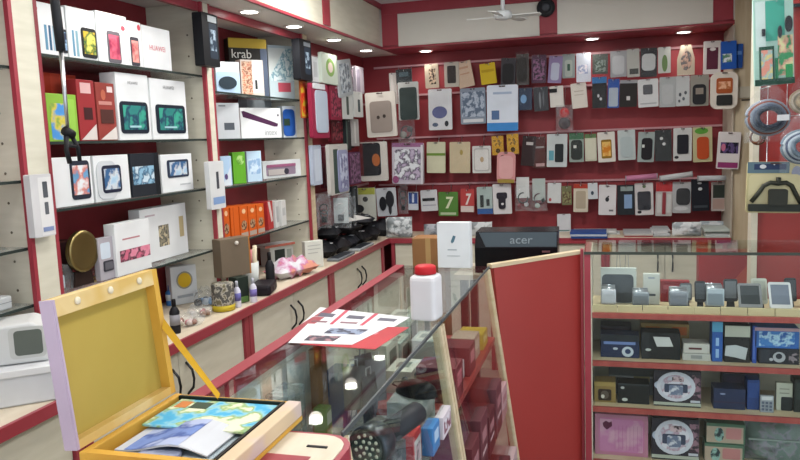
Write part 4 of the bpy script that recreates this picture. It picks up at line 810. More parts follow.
# heap of black pouches and flat cases at the corner
rnd = random.Random(5)
pl = ['nearest the beech post', 'second from the beech post', 'in the middle of the bottom row', 'fourth of the bottom row', 'near the corner', 'beside the white crumpled bag', 'lying on top, nearest the beech post', 'lying on top, in the middle', 'lying on top, near the corner']
for i, (x, y, z, w_, d_, h_, rz) in enumerate(((-1.49, 3.68, 0, .13, .14, .085, .1), (-1.48, 3.84, 0, .14, .14, .09, -.2), (-1.48, 4.0, 0, .14, .14, .085, .15), (-1.47, 4.16, 0, .15, .14, .09, -.1), (-1.46, 4.33, 0, .16, .15, .1, .2), (-1.44, 4.56, 0, .18, .16, .1, .0),
        (-1.49, 3.76, .09, .13, .15, .07, .2), (-1.48, 4.0, .092, .14, .2, .07, -.1), (-1.47, 4.26, .101, .14, .18, .07, .1))):
    t = thing('black_pouch', 'crumpled black pouch heaped on the corner worktop, '+pl[i], 'pouch', (x, y, WT+.001+z), rz, 'black pouches heaped in the corner')
    o = pillow('bag', -w_/2, w_/2, -d_/2, d_/2, h_, ['#17181c', '#1f1e22', '#26282e'][i % 3], t, 0, 8, .5, 40+i)
    for v in o.data.vertices: v.co = (v.co.x, v.co.z, max(0, v.co.y+h_*.42))
    box('tag', .02, .05, -.012, .012, h_*.86, h_*.9, ['#b8bcc0', '#6a7078', '#8a9098'][i % 3], t)
for i, (bx_, by_, cx_, l) in enumerate(((343, 254, '#70767c', 'grey flat phone case lying on worktop edge, nearer one'), (362, 246, '#9aa0a4', 'silver flat phone case lying on worktop edge, farther one'))):
    p = onZ(bx_, by_, WT); t = thing('flat_case', l, 'case', (-1.385, 3.66+.34*i, WT+.001), 0, 'flat cases at worktop edge'); o = box('body', -.035, .035, -.13, .13, 0, .014, cx_, t, .005); box('screen', -.028, .028, -.11, .11, .014, .0145, '#2e3238', t)
p = onZ(352, 236, WT)
t = thing('folded_leaflet', 'white folded leaflet on top of the black pouches', 'leaflet', (-1.44, 4.02, WT+.165), 1.2); link('sheet', [(-.12, -.05, 0), (.1, -.06, .0), (.11, .04, 0.0), (-.1, .05, 0), (0, 0, .03), (-.12, -.05, .002), (.1, -.06, .002), (.11, .04, .002), (-.1, .05, .002), (0, 0, .032)], [(1, 0, 4), (2, 1, 4), (3, 2, 4), (0, 3, 4), (5, 6, 9), (6, 7, 9), (7, 8, 9), (8, 5, 9), (0, 1, 6, 5), (1, 2, 7, 6), (2, 3, 8, 7), (3, 0, 5, 8)], '#b8b8b6', t)
link('fold_crease', [(-.1, -.002, .0335), (.1, -.002, .0335), (.1, .002, .0335), (-.1, .002, .0335)], [(0, 1, 2, 3)], '#8a8a88', t)
bag((386, 217, 412, 237), 4.44, 'crumpled white carrier bag in the worktop corner', [('card', .5, .5, .3, '#c4ccd0')], tint=mat(('#a8b0b4', '#cdd3d6', '#8a9296', 30)), name='carrier_bag', group='carrier bags', seed=51)

# ---------------- back worktop goods
GBW = 'papers and bags along the back worktop'
def paper_stack(x0, x1, n, label, cols, Y=4.5, d=.2):
    a, b_ = onY(x0, 236, Y).x, onY(x1, 236, Y).x
    t = thing('paper_stack', label, 'papers', ((a+b_)/2, Y, WT+.0005), 0, GBW); wd = b_-a; z = 0; rnd = random.Random(int(x0))
    for i in range(n):
        th = rnd.uniform(.006, .013); dx, dy = rnd.uniform(-.012, .012), rnd.uniform(-.012, .012)
        box('leaflet', -wd/2+dx, wd/2+dx, -d/2+dy, d/2+dy, z, z+th-.0006, cols[i % len(cols)], t); z += th
    return t
paper_stack(572, 608, 3, 'stack of blue and white cartons on back worktop behind red panel', ['#26427a', '#b8c0cc', '#2c4a86', '#c4c8d0'], 4.47, .16)
paper_stack(575, 618, 2, 'thin white sheaf on the back worktop right of small card', ['#c0c6c6', '#cfd2d2'], 4.62, .12)
paper_stack(622, 650, 3, 'small sheaf of printed leaflets with red one below', ['#8a3038', '#b8b4b0', '#a8acb0'], 4.55)
paper_stack(652, 668, 4, 'short white paper stack below the white dark case pack', ['#c4c8ca', '#aeb4b8'], 4.56)
paper_stack(702, 727, 4, 'pale green and white stack beside the pillar', ['#b8c4c0', '#c8cccc', '#9aa8a4'], 4.52)
bag((672, 222, 701, 241), 4.47, 'shiny white carrier bag on back worktop in front of the stacks', [('card', .5, .5, .3, '#c4ccd0')], tint=mat(('#b8c0c4', '#d0d5d8', '#98a2a8', 20)), name='carrier_bag', group='carrier bags', seed=52)
bag((700, 221, 730, 236), 4.68, 'white carrier bag behind the pale green stack by the pillar', [('card', .5, .5, .3, '#c4ccd0')], tint=mat(('#b4bcc2', '#d0d5d8', '#9aa6ae', 20)), name='carrier_bag', group='carrier bags', seed=53)
bag((470, 222, 492, 236), 4.5, 'white crumpled bag behind the black computer case', [('card', .5, .5, .3, '#c4ccd0')], tint=mat(('#a8aeb2', '#c4c9cc', '#8a9094', 20)), name='carrier_bag', group='carrier bags', seed=54)
bag((424, 224, 440, 237), 4.5, 'small grey crumpled bag on back worktop left of router box', [('card', .5, .5, .3, '#a4a8b0')], tint=mat(('#888c94', '#a4a8b0', '#70747c', 20)), name='carrier_bag', group='carrier bags', seed=55)

# ---------------- white machine and bin on near worktop
t = thing('card_machine', 'white desktop card machine with slanted grey screen', 'machine', (-1.435, 1.455, .925), PI/2*.4)
prism_pts = [(-.09, 0.0005), (.075, 0.0005), (.075, .085), (.04, .105), (-.06, .1), (-.09, .08)]
b_ = prism('housing', prism_pts, 0, .13, '#c6c8c8', t); bevel(b_, .008, 3)
f = Front(t, .15, .1, .004); f.p('bezel', .42, .1, .98, .9, '#b8bab8', 'o'); f.p('screen', .5, .18, .93, .82, '#5c625c', 'o')
t = thing('white_tray', 'white plastic tray under the card machine', 'tray', (-1.43, 1.43, WT+.0005), PI/2*.45)
b_ = prism('tray', [(-.12, 0), (.10, 0), (.12, .05), (.12, .093), (-.13, .093), (-.13, .05)], -.02, .15, '#c9ccd0', t); bevel(b_, .006, 3)
box('lip', -.13, .12, -.026, -.02, .075, .093, '#d2d4d6', t, .002)
t = thing('flat_white_box', 'flat white box on the lowest shelf of the cut off bay', 'box', (-1.53, 1.50, LV[0][3]), PI/2); box('body', -.14, .06, 0, .12, 0.0005, .035, '#b8bcbe', t, .004); box('lid_line', -.14, .06, -.0006, 0, .018, .02, '#8a8e90', t)
t = thing('blue_box', 'blue box at the left photo edge on a shelf', 'box', (-1.54, 1.40, LV[0][2]), PI/2); box('body', -.05, .03, 0, .06, 0.0005, .11, '#3a64a0', t, .002); Front(t, .1, .11).p('label', .2, .3, .7, .7, '#8aa8cc', 'r')
t = thing('flat_white_box', 'white thin box under the lowest shelf, left photo edge', 'box', (-1.62, 1.47, WT), PI/2); box('body', -.12, .09, 0, .1, 0.0005, .08, '#aeb2b4', t, .004); box('lid_line', -.12, .09, -.0006, 0, .05, .052, '#7a7e80', t)

# ================================================================== ON THE GLASS COUNTER
# yellow case
CW, RZ = .217, 1.062
Y0c, Y1c, XH = .762, .988, -.667
t = thing('yellow_case', 'open yellow presentation case with ribbon stay on the counter', 'case')
zb = GT+.0025
# base: floor + four walls
box('base_floor', XH, XH+CW, Y0c, Y1c, zb, zb+.006, 'yellow_card', t)
box('base_side', XH+CW-.022, XH+CW, Y0c, Y1c, zb+.006, RZ, mat(('#c6b093', '#c6b4ac', '#cbb698', 8)), t, .002)
box('base_side', XH, XH+.012, Y0c, Y1c, zb+.006, RZ, 'yellow_card', t, .002)
box('base_side', XH+.012, XH+CW-.022, Y1c-.008, Y1c, zb+.006, RZ-.002, 'yellow_card', t); box('base_side', XH+.012, XH+CW-.022, Y0c, Y0c+.012, zb+.006, RZ, 'yellow_card', t)
box('liner', XH+CW-.0265, XH+CW-.0225, Y0c+.013, Y1c-.009, zb+.006, RZ+.001, '#1d1a18', t); box('liner', XH+.013, XH+CW-.027, Y1c-.0125, Y1c-.0085, zb+.006, RZ+.0005, '#1d2a24', t)
# lid: tray standing on the hinge, opening towards +X
lid_h = .2; ld = .02; lz = RZ+.002
lid = box('lid', -ld, -ld+.004, Y0c, Y1c, 0, lid_h, 'yellow_felt', t)
lid.location = (XH, 0, lz); lid.rotation_euler = (0, math.radians(-5), 0)
rim = mat(('#d2b87c', '#d8c08a', '#cfae68', 8))
box('lid_side', -ld+.004, 0, Y1c-.012, Y1c, 0, lid_h, 'yellow_card', lid); box('lid_side', -ld+.004, 0, Y0c, Y0c+.004, 0, lid_h, '#b3a4b8', lid)
box('lid_side', -ld+.004, 0, Y0c+.004, Y1c-.012, lid_h-.023, lid_h, rim, lid); box('lid_side', -ld+.004, 0, Y0c+.004, Y1c-.012, 0, .012, rim, lid)
box('outer_cover', -ld-.0015, -ld, Y0c, Y1c, 0, lid_h, '#b3a4b8', lid); box('outer_cover', -ld, -.0005, Y0c-.0015, Y0c, 0, lid_h, '#b3a4b8', lid)
for y in (.805, .873, .94): lathe('clasp', [(.005, 0), (.0055, .002), (.003, .004)], '#d8d0b8', lid, 12, (0, y, lid_h-.010), 'x')
slab4('ribbon_stay', [(XH-.008, Y1c-.012, lz+.107), (XH+.082, Y1c-.012, RZ-.002), (XH+.082, Y1c-.004, RZ+.004), (XH-.008, Y1c-.004, lz+.12)], .0015, '#c89a20', t)
# things inside the case
zi = zb+.0065
t = thing('picture_card', 'glossy blue and green picture card along far side of the case', 'card', (XH+.103, .918, RZ-.006)); box('card', -.082, .082, -.05, .054, 0, .003, ('#2a80c0', '#48a8d0', '#8ac0d0', '#8aa860', '#d8dcc0', 24), t); box('figure', -.05, -.02, .02, .045, .003, .0034, '#3a4a38', t); box('figure', -.075, -.055, .02, .045, .003, .0034, '#c87a3c', t)
t = thing('booklet', 'blue printed booklet with curled white page in the case', 'booklet', (XH+.095, .838, RZ-.014))
n = 10; v = []; fcs = []
for i in range(n+1):
    a = i/n; z = .004+.022*math.sin(PI*min(1, a*.9))**2*a
    for s in (0, 1): v += [(-.068+.14*a, -.04+.09*s, z)]
for i in range(n): fcs.append((2*i, 2*i+2, 2*i+3, 2*i+1))
v2 = [(a, b, c-.002) for a, b, c in v]; m0 = len(v)
link('page', v+v2, fcs+[tuple(m0+q for q in reversed(q_)) for q_ in fcs]+[(i, i+m0, (i+2)+m0, i+2) for i in range(0, 2*n, 2)]+[(i+2, i+2+m0, i+m0, i) for i in range(1, 2*n, 2)]+[(0, 1, m0+1, m0), (2*n, 2*n+m0, 2*n+1+m0, 2*n+1)], '#c2c6cc', t)
link('cover_print', [(a, b, c+.0006) for a, b, c in v[2:2*n-4]], fcs[:n-4+1], ('#5068a8', '#7088c0', '#405898', '#a8b4d4', 16), t)
box('cover', -.068, .078, -.045, .05, 0, .002, '#9aa8b0', t)
t = thing('paper_pad', 'grey white paper pad lying under the booklet', 'pad', (XH+.103, .87, zi)); box('pad', -.08, .078, -.09, .08, 0, .008, '#aeb4b0', t, .001); box('top_sheet', -.078, .076, -.088, .078, .008, .0084, '#b9bdb6', t)
t = thing('round_badge', 'blue round badge card at near side of the case', 'badge', (XH+.10, .79, RZ-.0105)); lathe('disc', [(.03, 0), (.03, .003), (.028, .004)], ('#6a7498', '#98a0b8', '#505a80', 25), t, 28); lathe('rim', [(.0305, 0.0005), (.0305, .002)], '#8a90a8', t, 28)

# bottle
p = onZ(424, 321, GT); t = thing('plastic_bottle', 'square white plastic bottle with red screw cap', 'bottle', (p.x, p.y+.03, GT+.0005), -.1)
R_ = .0315
def rsq(r, z, c=.35): return [(x, y, z) for x, y in rrect(-r, -r, r, r, r*c, 4)]
rings = [rsq(R_*.96, 0), rsq(R_, .004), rsq(R_, .093), rsq(R_*.95, .1), rsq(R_*.8, .104), rsq(R_*.62, .106, .99)]
n = len(rings[0]); v = sum(rings, []); fcs = [tuple(range(n-1, -1, -1)), tuple(range(5*n, 6*n))]+[(k*n+i, k*n+(i+1) % n, (k+1)*n+(i+1) % n, (k+1)*n+i) for k in range(5) for i in range(n)]
link('body', v, fcs, '#cfcfd2', t); lathe('cap', [(.024, .1062), (.025, .108), (.025, .122), (.021, .1255), (.001, .126)], '#b02028', t, 30)
lathe('neck_ring', [(.0258, .1062), (.0258, .109)], '#9a1c24', t, 30)
# router box
p = onZ(457, 266, GT); t = thing('router_box', 'tall white box with leaf mark at far end of the counter', 'box', (-.481, 2.29, GT+.0005), -.06)
box('body', -.054, .054, 0, .035, 0, .148, '#c9ced2', t, .002); f = Front(t, .108, .148); f.poly('leaf_mark', [(.42, .42), (.5, .28), (.58, .3), (.52, .42), (.46, .46)], '#4a6a7a'); f.p('print_line', .32, .58, .6, .61, '#9aa4aa', 'r'); f.p('print_line', .3, .72, .7, .74, '#aab2b6', 'r')
# leaflets
def sheet(pts, label, col, prints, z, name='leaflet'):
    P = [onZ(x, y, GT+.002) for x, y in pts]; c = sum(P, Vector())/4
    t = thing(name, label, 'leaflet', (c.x, c.y, z), 0, 'leaflets on the glass counter')
    q = [(v_.x-c.x, v_.y-c.y) for v_ in P]
    prism_z('sheet', q, 0, .0008, col, t)
    def m_(u, v_): return tuple((q[0][k]*(1-u)+q[1][k]*u)*(1-v_)+(q[3][k]*(1-u)+q[2][k]*u)*v_ for k in (0, 1))
    for i, (nm, u0, v0, u1, v1, c_) in enumerate(prints): prism_z(nm, [m_(u0, v1), m_(u1, v1), m_(u1, v0), m_(u0, v0)], .0008, .0011+.0002*i, c_, t)
# corners: far left, far right, near right, near left
sheet([(320, 307), (410, 317), (393, 327), (300, 325)], 'white leaflet with pink ruled columns, farthest on the counter', '#d4d8dc', [('rule', .3, 0, .34, 1, '#b8485a'), ('rule', .63, 0, .67, 1, '#b8485a'), ('photo', .08, .3, .25, .5, '#5a5a68'), ('photo', .4, .3, .58, .5, '#5a5a68'), ('photo', .74, .3, .92, .5, '#5a5a68'), ('print_line', .08, .75, .25, .82, '#8a6a70'), ('print_line', .4, .75, .58, .82, '#8a6a70')], GT+.0006)
sheet([(345, 326), (409, 327), (375, 349), (300, 344)], 'red printed leaflet under the white ones', '#b0343c', [('print_line', .5, .3, .7, .4, '#d89098'), ('print_line', .3, .6, .5, .7, '#c86a72')], GT+.0009)
sheet([(308, 324), (388, 327), (352, 345), (288, 343)], 'white leaflet with dark photos, nearest on the counter', '#d6dadd', [('photo', .35, .2, .85, .5, ('#4a5068', '#8a98b0', '#38384a', 40)), ('photo', .2, .62, .65, .88, ('#5a4a50', '#3a3a48', '#a07a80', 40))], GT+.0022)

# ================================================================== BEHIND THE RED PANEL
t = thing('side_desk', 'small desk standing behind the red partition', 'desk'); box('top', -.58, -.12, 2.75, 3.02, .9, .92, 'cream_top', t)
for x, y in ((-.56, 2.77), (-.16, 2.77), (-.56, 2.98), (-.16, 2.98)): box('leg', x, x+.03, y, y+.03, 0.001, .9, 'dark_metal', t)
t = thing('computer_case', 'black desktop computer case with slanted glossy top front', 'computer', (-.345, 2.80, .9205), .03)
v = []; prof = [(0, 0), (0, .098), (.04, .155), (.2, .155), (.2, 0)]
for x in (-.158, .158): v += [(x, y, z) for y, z in prof]
link('housing', v, [(4, 3, 2, 1, 0), (5, 6, 7, 8, 9), (0, 1, 6, 5), (1, 2, 7, 6), (2, 3, 8, 7), (3, 4, 9, 8), (4, 0, 5, 9)], mat('#121317', .25), t)
sl = slab4('slanted_panel', [(-.115, .002, .102), (.154, .002, .102), (.154, .038, .1533), (-.145, .038, .1533)], -.0012, mat('#39434a', .3), t)
o = lettering('lettering', 'acer', .05, '#6c777d', t, .02, .0085, .1135); o.rotation_euler = (math.radians(55), 0, 0)
box('badge', .1, .13, -.0012, 0, .08, .087, '#6a4a50', t)
t = thing('brown_carton', 'brown cardboard carton standing left of the tall white box', 'carton', (-.79, 3.2, .0)); box('body', -.075, .075, 0, .12, .001, 1.0, '#8a6440', t, .003); box('tape', -.012, .012, -.0006, 0, .2, 1.0, '#a88a5c', t)
t = thing('red_carton', 'red carton with orange flap seen through the display case', 'carton', (.52, 3.5, 0)); box('body', -.13, .11, 0, .1, .001, .895, '#902a2c', t, .003); prism('flap', [(-.02, .72), (.1, .72), (.1, .87)], -.004, -.0005, '#a84a38', t)

# ================================================================== INSIDE THE NEAR GLASS COUNTER
GI = 'goods inside the near glass counter'
SH = .80
# torch facing the shop front
t = thing('led_torch', 'grey torch with round multi LED head in the near counter', 'torch', (-.402, 1.14, SH+.125), math.radians(-14), GI); t.scale = (1.2, 1.2, 1.2); torch = t
lathe('head', [(.026, 0), (.031, 0), (.032, .004), (.03, .03), (.022, .045), (.018, .05)], mat('#4a5058', .3, .7), t, 30, (0, 0, 0), 'y'); lathe('reflector', [(.026, .0), (.024, .003), (.001, .004)], mat('#8a9490', .35, .3), t, 28, (0, 0, 0), 'y')
lathe('barrel', [(.018, .05), (.018, .15), (.014, .155)], '#2a2d32', t, 20, (0, 0, 0), 'y')
for r_, n_ in ((.0, 1), (.010, 6), (.019, 11)):
    for i in range(n_): a = 2*PI*i/n_; lathe('led', [(.0028, .002), (.0028, -.001), (.001, -.0022)], '#c8ccc0', t, 8, (r_*math.cos(a), 0, r_*math.sin(a)), 'y')
def mouse(x, y, z, rz, c, label, s=1):
    t = thing('computer_mouse', label, 'mouse', (x, y, z+.0005), rz, GI); t.scale = (s, s, s)
    v = []; fcs = []; n1, n2 = 9, 14
    for i in range(n1):
        for j in range(n2):
            a = PI/2*i/(n1-1); b_ = 2*PI*j/n2; yy = math.cos(a)*math.sin(b_); v.append((.031*math.cos(a)*math.cos(b_)*(1-.12*yy), .055*yy, .034*math.sin(a)*(1-.25*yy*abs(yy))))
    for i in range(n1-1):
        for j in range(n2): fcs.append((i*n2+j, i*n2+(j+1) % n2, (i+1)*n2+(j+1) % n2, (i+1)*n2+j))
    link('shell', v, fcs+[tuple(range(n2-1, -1, -1))], mat(c, .3), t, True); lathe('wheel', [(.005, -.004), (.008, -.003), (.008, .003), (.005, .004)], '#5a5e64', t, 14, (0, .03, .026), 'x')
    tube('cable', [(0, .054, .008), (.01, .075, .006), (.03, .085, .004), (.045, .07, .004)], .0018, '#22242a', t, 6)
mouse(-.418, 1.535, SH+.081, 1.2, '#1b1c20', 'black computer mouse behind the slanted glass of near counter', 1.0)
mouse(-.49, 1.36, SH, 1.2, '#26282e', 'dark computer mouse beside the LED torch')
def cbox(x, y, z, wx, wy, h, col, label, prints=(), rz=0, name='accessory_box', group=GI, top=()):
    t = thing(name, label, 'box', (x, y, z+.0005), rz, group); box('body', -wx/2, wx/2, -wy/2, wy/2, 0, h, col, t, .0015)
    for i, (nm, u0, v0, u1, v1, c_) in enumerate(top): box(nm, -wx/2+wx*u0, -wx/2+wx*u1, wy/2-wy*v1, wy/2-wy*v0, h, h+.0005+.0002*i, c_, t)
    # prints on the customer side (+x)
    for i, (nm, u0, v0, u1, v1, c_) in enumerate(prints): box(nm, wx/2, wx/2+.0005+.0002*i, -wy/2+wy*u0, -wy/2+wy*u1, h*(1-v1), h*(1-v0), c_, t)
    return t
cbox(-.40, 1.20, SH, .055, .16, .086, '#50565a', 'grey carton carrying the LED torch', [('label', .2, .2, .8, .6, '#7a8084')])
cbox(-.43, 1.535, SH, .08, .12, .08, '#9aa29e', 'grey green carton carrying the black mouse', [('label', .2, .2, .8, .6, '#b8bcb8')])
cbox(-.385, 1.345, SH, .035, .06, .075, '#b8383a', 'red and white box behind the slanted glass', [('panel', .1, .2, .9, .95, '#c8c4c4'), ('picture', .25, .35, .75, .8, ('#7a2030', '#c8a0a8', '#482028', 40))])
cbox(-.36, 1.425, SH, .025, .06, .06, '#3f78b0', 'small blue box right of the red and white box', [('label', .2, .2, .8, .6, '#a8c0d8')])
cbox(-.355, 1.52, SH, .02, .08, .05, '#c8c0c8', 'white and pink slim box at the cream upright', [('picture', .1, .2, .9, .8, ('#c88a98', '#d0d0d8', '#7a4a58', 40))])
cbox(-.46, 1.22, SH, .05, .05, .10, '#a8b0b2', 'silver cube box left of the torch', top=[('label', .2, .2, .8, .8, '#c8ccd0')])
cbox(-.385, 1.30, SH-.24, .09, .10, .20, '#a82c30', 'red and white box low in the near counter', [('panel', .1, .25, .9, .95, '#c8c4c4'), ('picture', .25, .4, .7, .8, ('#7a2030', '#c8a0a8', '#482028', 40))])
cbox(-.37, 1.43, SH-.24, .06, .08, .15, '#3a70b0', 'blue box low in the near counter beside red one', [('label', .2, .2, .8, .6, '#a8c0d8')])
cbox(-.375, 1.53, SH-.24, .07, .08, .12, '#b8b8c0', 'white box with pink print low in the near counter', [('picture', .1, .2, .9, .8, ('#c88a98', '#d0d0d8', '#7a4a58', 40))])
cbox(-.36, 1.12, SH-.24, .08, .1, .16, '#8a2a34', 'dark red box low at near end of the counter', [('picture', .1, .2, .9, .8, ('#c8b0b8', '#8a3a44', '#c8c8cc', 40))])
cbox(-.365, 1.21, SH-.24, .08, .06, .10, '#c4bcc4', 'lilac white box low in the near counter', [('label', .2, .3, .8, .7, '#a04a60')])
cbox(-.5, 1.2, SH-.24, .08, .22, .09, '#9aa4a0', 'grey green long carton low in the near counter', top=[('label', .2, .1, .8, .4, '#c4c8c4')])
cbox(-.49, 1.47, SH-.24, .09, .18, .11, '#7a8084', 'slate grey carton low in the near counter', top=[('label', .2, .1, .8, .4, '#a8acb0')])
# clear cases along the rear of the counter
for i, y in enumerate((1.03, 1.13, 1.23, 1.33)):
    t = thing('clear_case', ['clear plastic phone box nearest the yellow case, in counter', 'clear plastic phone box second along the red rail', 'clear plastic phone box third along the red rail', 'clear plastic phone box farthest along the red rail'][i], 'box', (-.64, y, SH+.0005), 0, 'clear phone boxes along the rear of the counter')
    box('lid', -.025, .025, -.042, .042, 0, .15, 'grey_poly', t, .002); box('phone', -.008, .008, -.03, .03, .005, .14, ['#8a9296', '#aab2b4', '#7a848a', '#9aa2a6'][i], t, .004); box('screen', .0082, .0088, -.024, .024, .02, .125, '#5a646c', t)
cbox(-.62, 1.46, SH, .03, .03, .2, '#8a6a48', 'tall brown block in place of a post reflection, near counter', [('stripe', .2, 0, .5, 1, '#94744c')])  # solid block put where the glass top shows a brown reflection
cbox(-.59, 1.40, SH, .03, .03, .09, '#6a8a44', 'green pack beside the brown reflection block', [('label', .1, .1, .9, .4, '#c8d0c0')])
cbox(-.60, 1.54, SH, .05, .07, .13, '#3a5a8a', 'blue patterned pack at the back of near counter', [('picture', .1, .1, .9, .9, ('#5a7aa8', '#c8d0dc', '#2c4470', 40))])
for i, (x, y, c_) in enumerate(((-.54, 1.47, '#6a6c70'), (-.51, 1.53, '#8a8a90'), (-.55, 1.56, '#4a4c50'), (-.49, 1.42, '#3a3d44'))):
    t = thing('hanging_pouch', ['mid grey pouch under the leaflets', 'pale grey pouch under the leaflets', 'dark grey pouch under the leaflets', 'darkest pouch nearest the counter edge, under the glass'][i], 'pouch', (x, y, SH+.06), .4+i*.3, 'pouches in the near counter'); o = pillow('body', -.025, .025, 0, .1, .03, c_, t, 0, 7, .3, 60+i); tube('loop', [(-.008, 0, .097), (-.008, 0, .115), (.008, 0, .115), (.008, 0, .097)], .002, '#b0b4b8', t, 6)
t = thing('accessory_bag', 'clear bag with white charger lying in the near counter', 'bag', (-.56, 1.27, SH+.001), .4, GI); o = pillow('bag', -.05, .05, -.06, .06, .05, 'polythene', t, 0, 8, .5, 71)
for v in o.data.vertices: v.co = (v.co.x, v.co.z, max(0, v.co.y+.02))
box('charger', -.02, .02, -.025, .02, .002, .025, '#c8ccce', t, .004)
t = thing('accessory_bag', 'clear bag with grey cable lying near the LED torch', 'bag', (-.52, 1.10, SH+.001), 1.1, GI); o = pillow('bag', -.05, .05, -.06, .06, .05, 'polythene', t, 0, 8, .5, 72)
for v in o.data.vertices: v.co = (v.co.x, v.co.z, max(0, v.co.y+.02))
tube('cable', [(.028*math.cos(a), .035*math.sin(a), .012) for a in [2*PI*i/18 for i in range(18)]], .004, '#70767c', t, 6, True)

# ================================================================== INSIDE THE FAR GLASS COUNTER
GF = 'goods inside the far glass counter'
FZ = .80
for i, (y, c_, wx, h_) in enumerate(((1.74, '#6c3238', .1, .09), (1.86, '#c4c4c8', .06, .05), (1.95, '#602e34', .09, .08), (2.08, '#a8a090', .07, .07), (2.2, '#b8a83c', .08, .05))):
    cbox(-.41, y, FZ, wx, .09, h_, c_, ['crimson box nearest the cream upright in far counter', 'white box on red shelf of far counter', 'crimson box in the middle of far counter red shelf', 'beige box on red shelf of far counter', 'olive yellow box at far end of the red shelf'][i], [('label', .2, .2, .8, .6, ['#b86a74', '#d8d8da', '#c08088', '#c8c0b0', '#d0c880'][i])], group=GF)
for i, (x, y, c_, h_) in enumerate(((-.6, 1.72, '#b4beb4', .09), (-.6, 1.85, '#c8ccc0', .11), (-.6, 1.98, '#a4b2ac', .08), (-.61, 2.11, '#c0cac2', .12), (-.52, 1.8, '#ccccc2', .06), (-.52, 2.05, '#a0aaa6', .07), (-.6, 2.24, '#c4bca8', .1))):
    cbox(x, y, FZ, .07, .11, h_, c_, ['grey green box', 'pale olive box', 'pale teal box', 'tall sage box', 'flat cream box', 'light slate box', 'tan box'][i]+' seen through the top of the far counter', [('frame', .12, .12, .88, .88, '#c8c8bc'), ('window', .2, .2, .8, .8, '#5a645c')], group=GF, top=[('label', .15, .15, .85, .85, '#c0c4b8'), ('window', .25, .3, .75, .7, '#6a746c')])
for i, (y, c_, h_, z) in enumerate(((1.72, '#5c2a30', .14, .56), (1.85, '#5e343a', .16, .56), (1.98, '#50242a', .12, .56), (2.12, '#623a40', .15, .56), (2.24, '#a8888c', .1, .56), (1.75, '#562a30', .15, .32), (1.9, '#653c42', .12, .32), (2.06, '#5e2e34', .17, .32), (2.22, '#b09a9c', .13, .32))):
    cbox(-.37+(.56-z)*.13, y, z, .1, .11, h_, c_, ['dark crimson', 'rose red', 'deep maroon', 'dusty pink red', 'pale rose', 'wine red', 'light crimson', 'brownish maroon', 'greyish rose'][i]+' carton on '+('middle' if z > .5 else 'lower')+' shelf of far counter', [('label', .2, .25, .8, .45, '#94686e'), ('print_band', .2, .6, .8, .66, '#a88e92')], group=GF)

# ================================================================== INSIDE THE DISPLAY CASE
GD1, GD2, GD3, GD4 = ['goods on the %s shelf of the display case' % s for s in ('top', 'second', 'third', 'bottom')]
def dbox(x0, x1, ytop, z, col, prints, label, Y=2.69, d=.07, name='gadget_box', cat='box', group=None, rz=0, ry=0):
    cx = (x0+x1)/2; pa, pb = onY(x0, ytop+10, Y), onY(x1, ytop+10, Y); wd = (pb.x-pa.x)*.97; h = onY(cx, ytop, Y).z-z
    t = thing(name, label, cat, ((pa.x+pb.x)/2, Y, z+.0003), rz, group, 0, ry)
    box('body', -wd/2, wd/2, 0, d, 0, h, col, t, .0015); f = Front(t, wd, h); f.prints(prints)
    return t, f, wd, h
A1, A2, A3, A4 = CZ
# smart watches on the top shelf
wl = ['leftmost on the top shelf', 'second from left', 'in the middle beside the charger', 'with tilted face right of middle']
for i, (x0, x1, y0, y1) in enumerate(((601, 616, 287, 307), (632, 649, 290, 308), (669, 688, 289, 309), (706, 724, 286, 309))):
    Y = 2.70; c = onY((x0+x1)/2, (y0+y1)/2, Y); wd = onY(x1, 300, Y).x-onY(x0, 300, Y).x; h = onY(x1, y0, Y).z-A1-.014
    t = thing('smart_watch', 'silver grey cuff watch '+wl[i]+' of the display case', 'watch', (c.x, Y, A1+.0125), 0, 'silver watches in the display case')
    r_ = h*.52; v = []; fcs = []; n = 22
    for j in range(n):
        a = math.radians(-250+ (320)*j/(n-1))
        for (rr, xs) in ((r_, -.5), (r_, .5), (r_*.88, .5), (r_*.88, -.5)): v.append((wd*xs*.9, rr*math.cos(a)+r_, rr*math.sin(a)+r_))
    for j in range(n-1):
        for k in range(4): fcs.append((4*j+k, 4*j+(k+1) % 4, 4*j+4+(k+1) % 4, 4*j+4+k))
    fcs += [(3, 2, 1, 0), (4*n-4, 4*n-3, 4*n-2, 4*n-1)]
    link('band', v, fcs, mat('#9aa0aa', .3, .6), t, True)
    fc = box('face', -wd*.5, wd*.5, -.012, -.002, h*.12, h*.92, mat(['#c2c4ce', '#8a929c', '#8f95a0', '#a8b4be'][i], .25, .3), t, .004)
    box('screen', -wd*.42, wd*.42, -.0126, -.012, h*.2, h*.7, mat(['#aeb2bc', '#6a7078', '#747a86', '#7c8894'][i], .2), t)
    lathe('cushion', [(wd*.62, -.0122), (wd*.62, -.01), (wd*.4, -.002), (.002, -.001)], '#2a2c34', t, 18, (0, r_, 0))
def leaner(x0, x1, y0, y1, Y, col, scr, label, ang=-32, name='display_phone', z=A1, keys=False):
    wd = onY(x1, y1, Y).x-onY(x0, y1, Y).x; z0 = z+.0205; h = (onY((x0+x1)/2, y0, Y).z-z0)/math.cos(math.radians(ang)); h = max(h, .045)
    c = onY((x0+x1)/2, y1, Y)
    t = thing(name, label, 'phone', (c.x, Y, z0), 0, 'display phones on the top shelf', math.radians(ang))
    prism('body', rrect(-wd/2, 0, wd/2, h, .007, 4), 0, .008, col, t); f = Front(t, wd, h); f.p('screen', .1, .1, .9, .86 if not keys else .55, scr, 'r')
    if keys: f.p('keypad', .15, .6, .85, .92, '#2a2c2e', 'o')
    o = prism('stand', [(-wd*.3, -.02), (wd*.3, -.02), (wd*.2, h*.6), (-wd*.2, h*.6)], .009, .016, '#3a3c40', t)
    return t
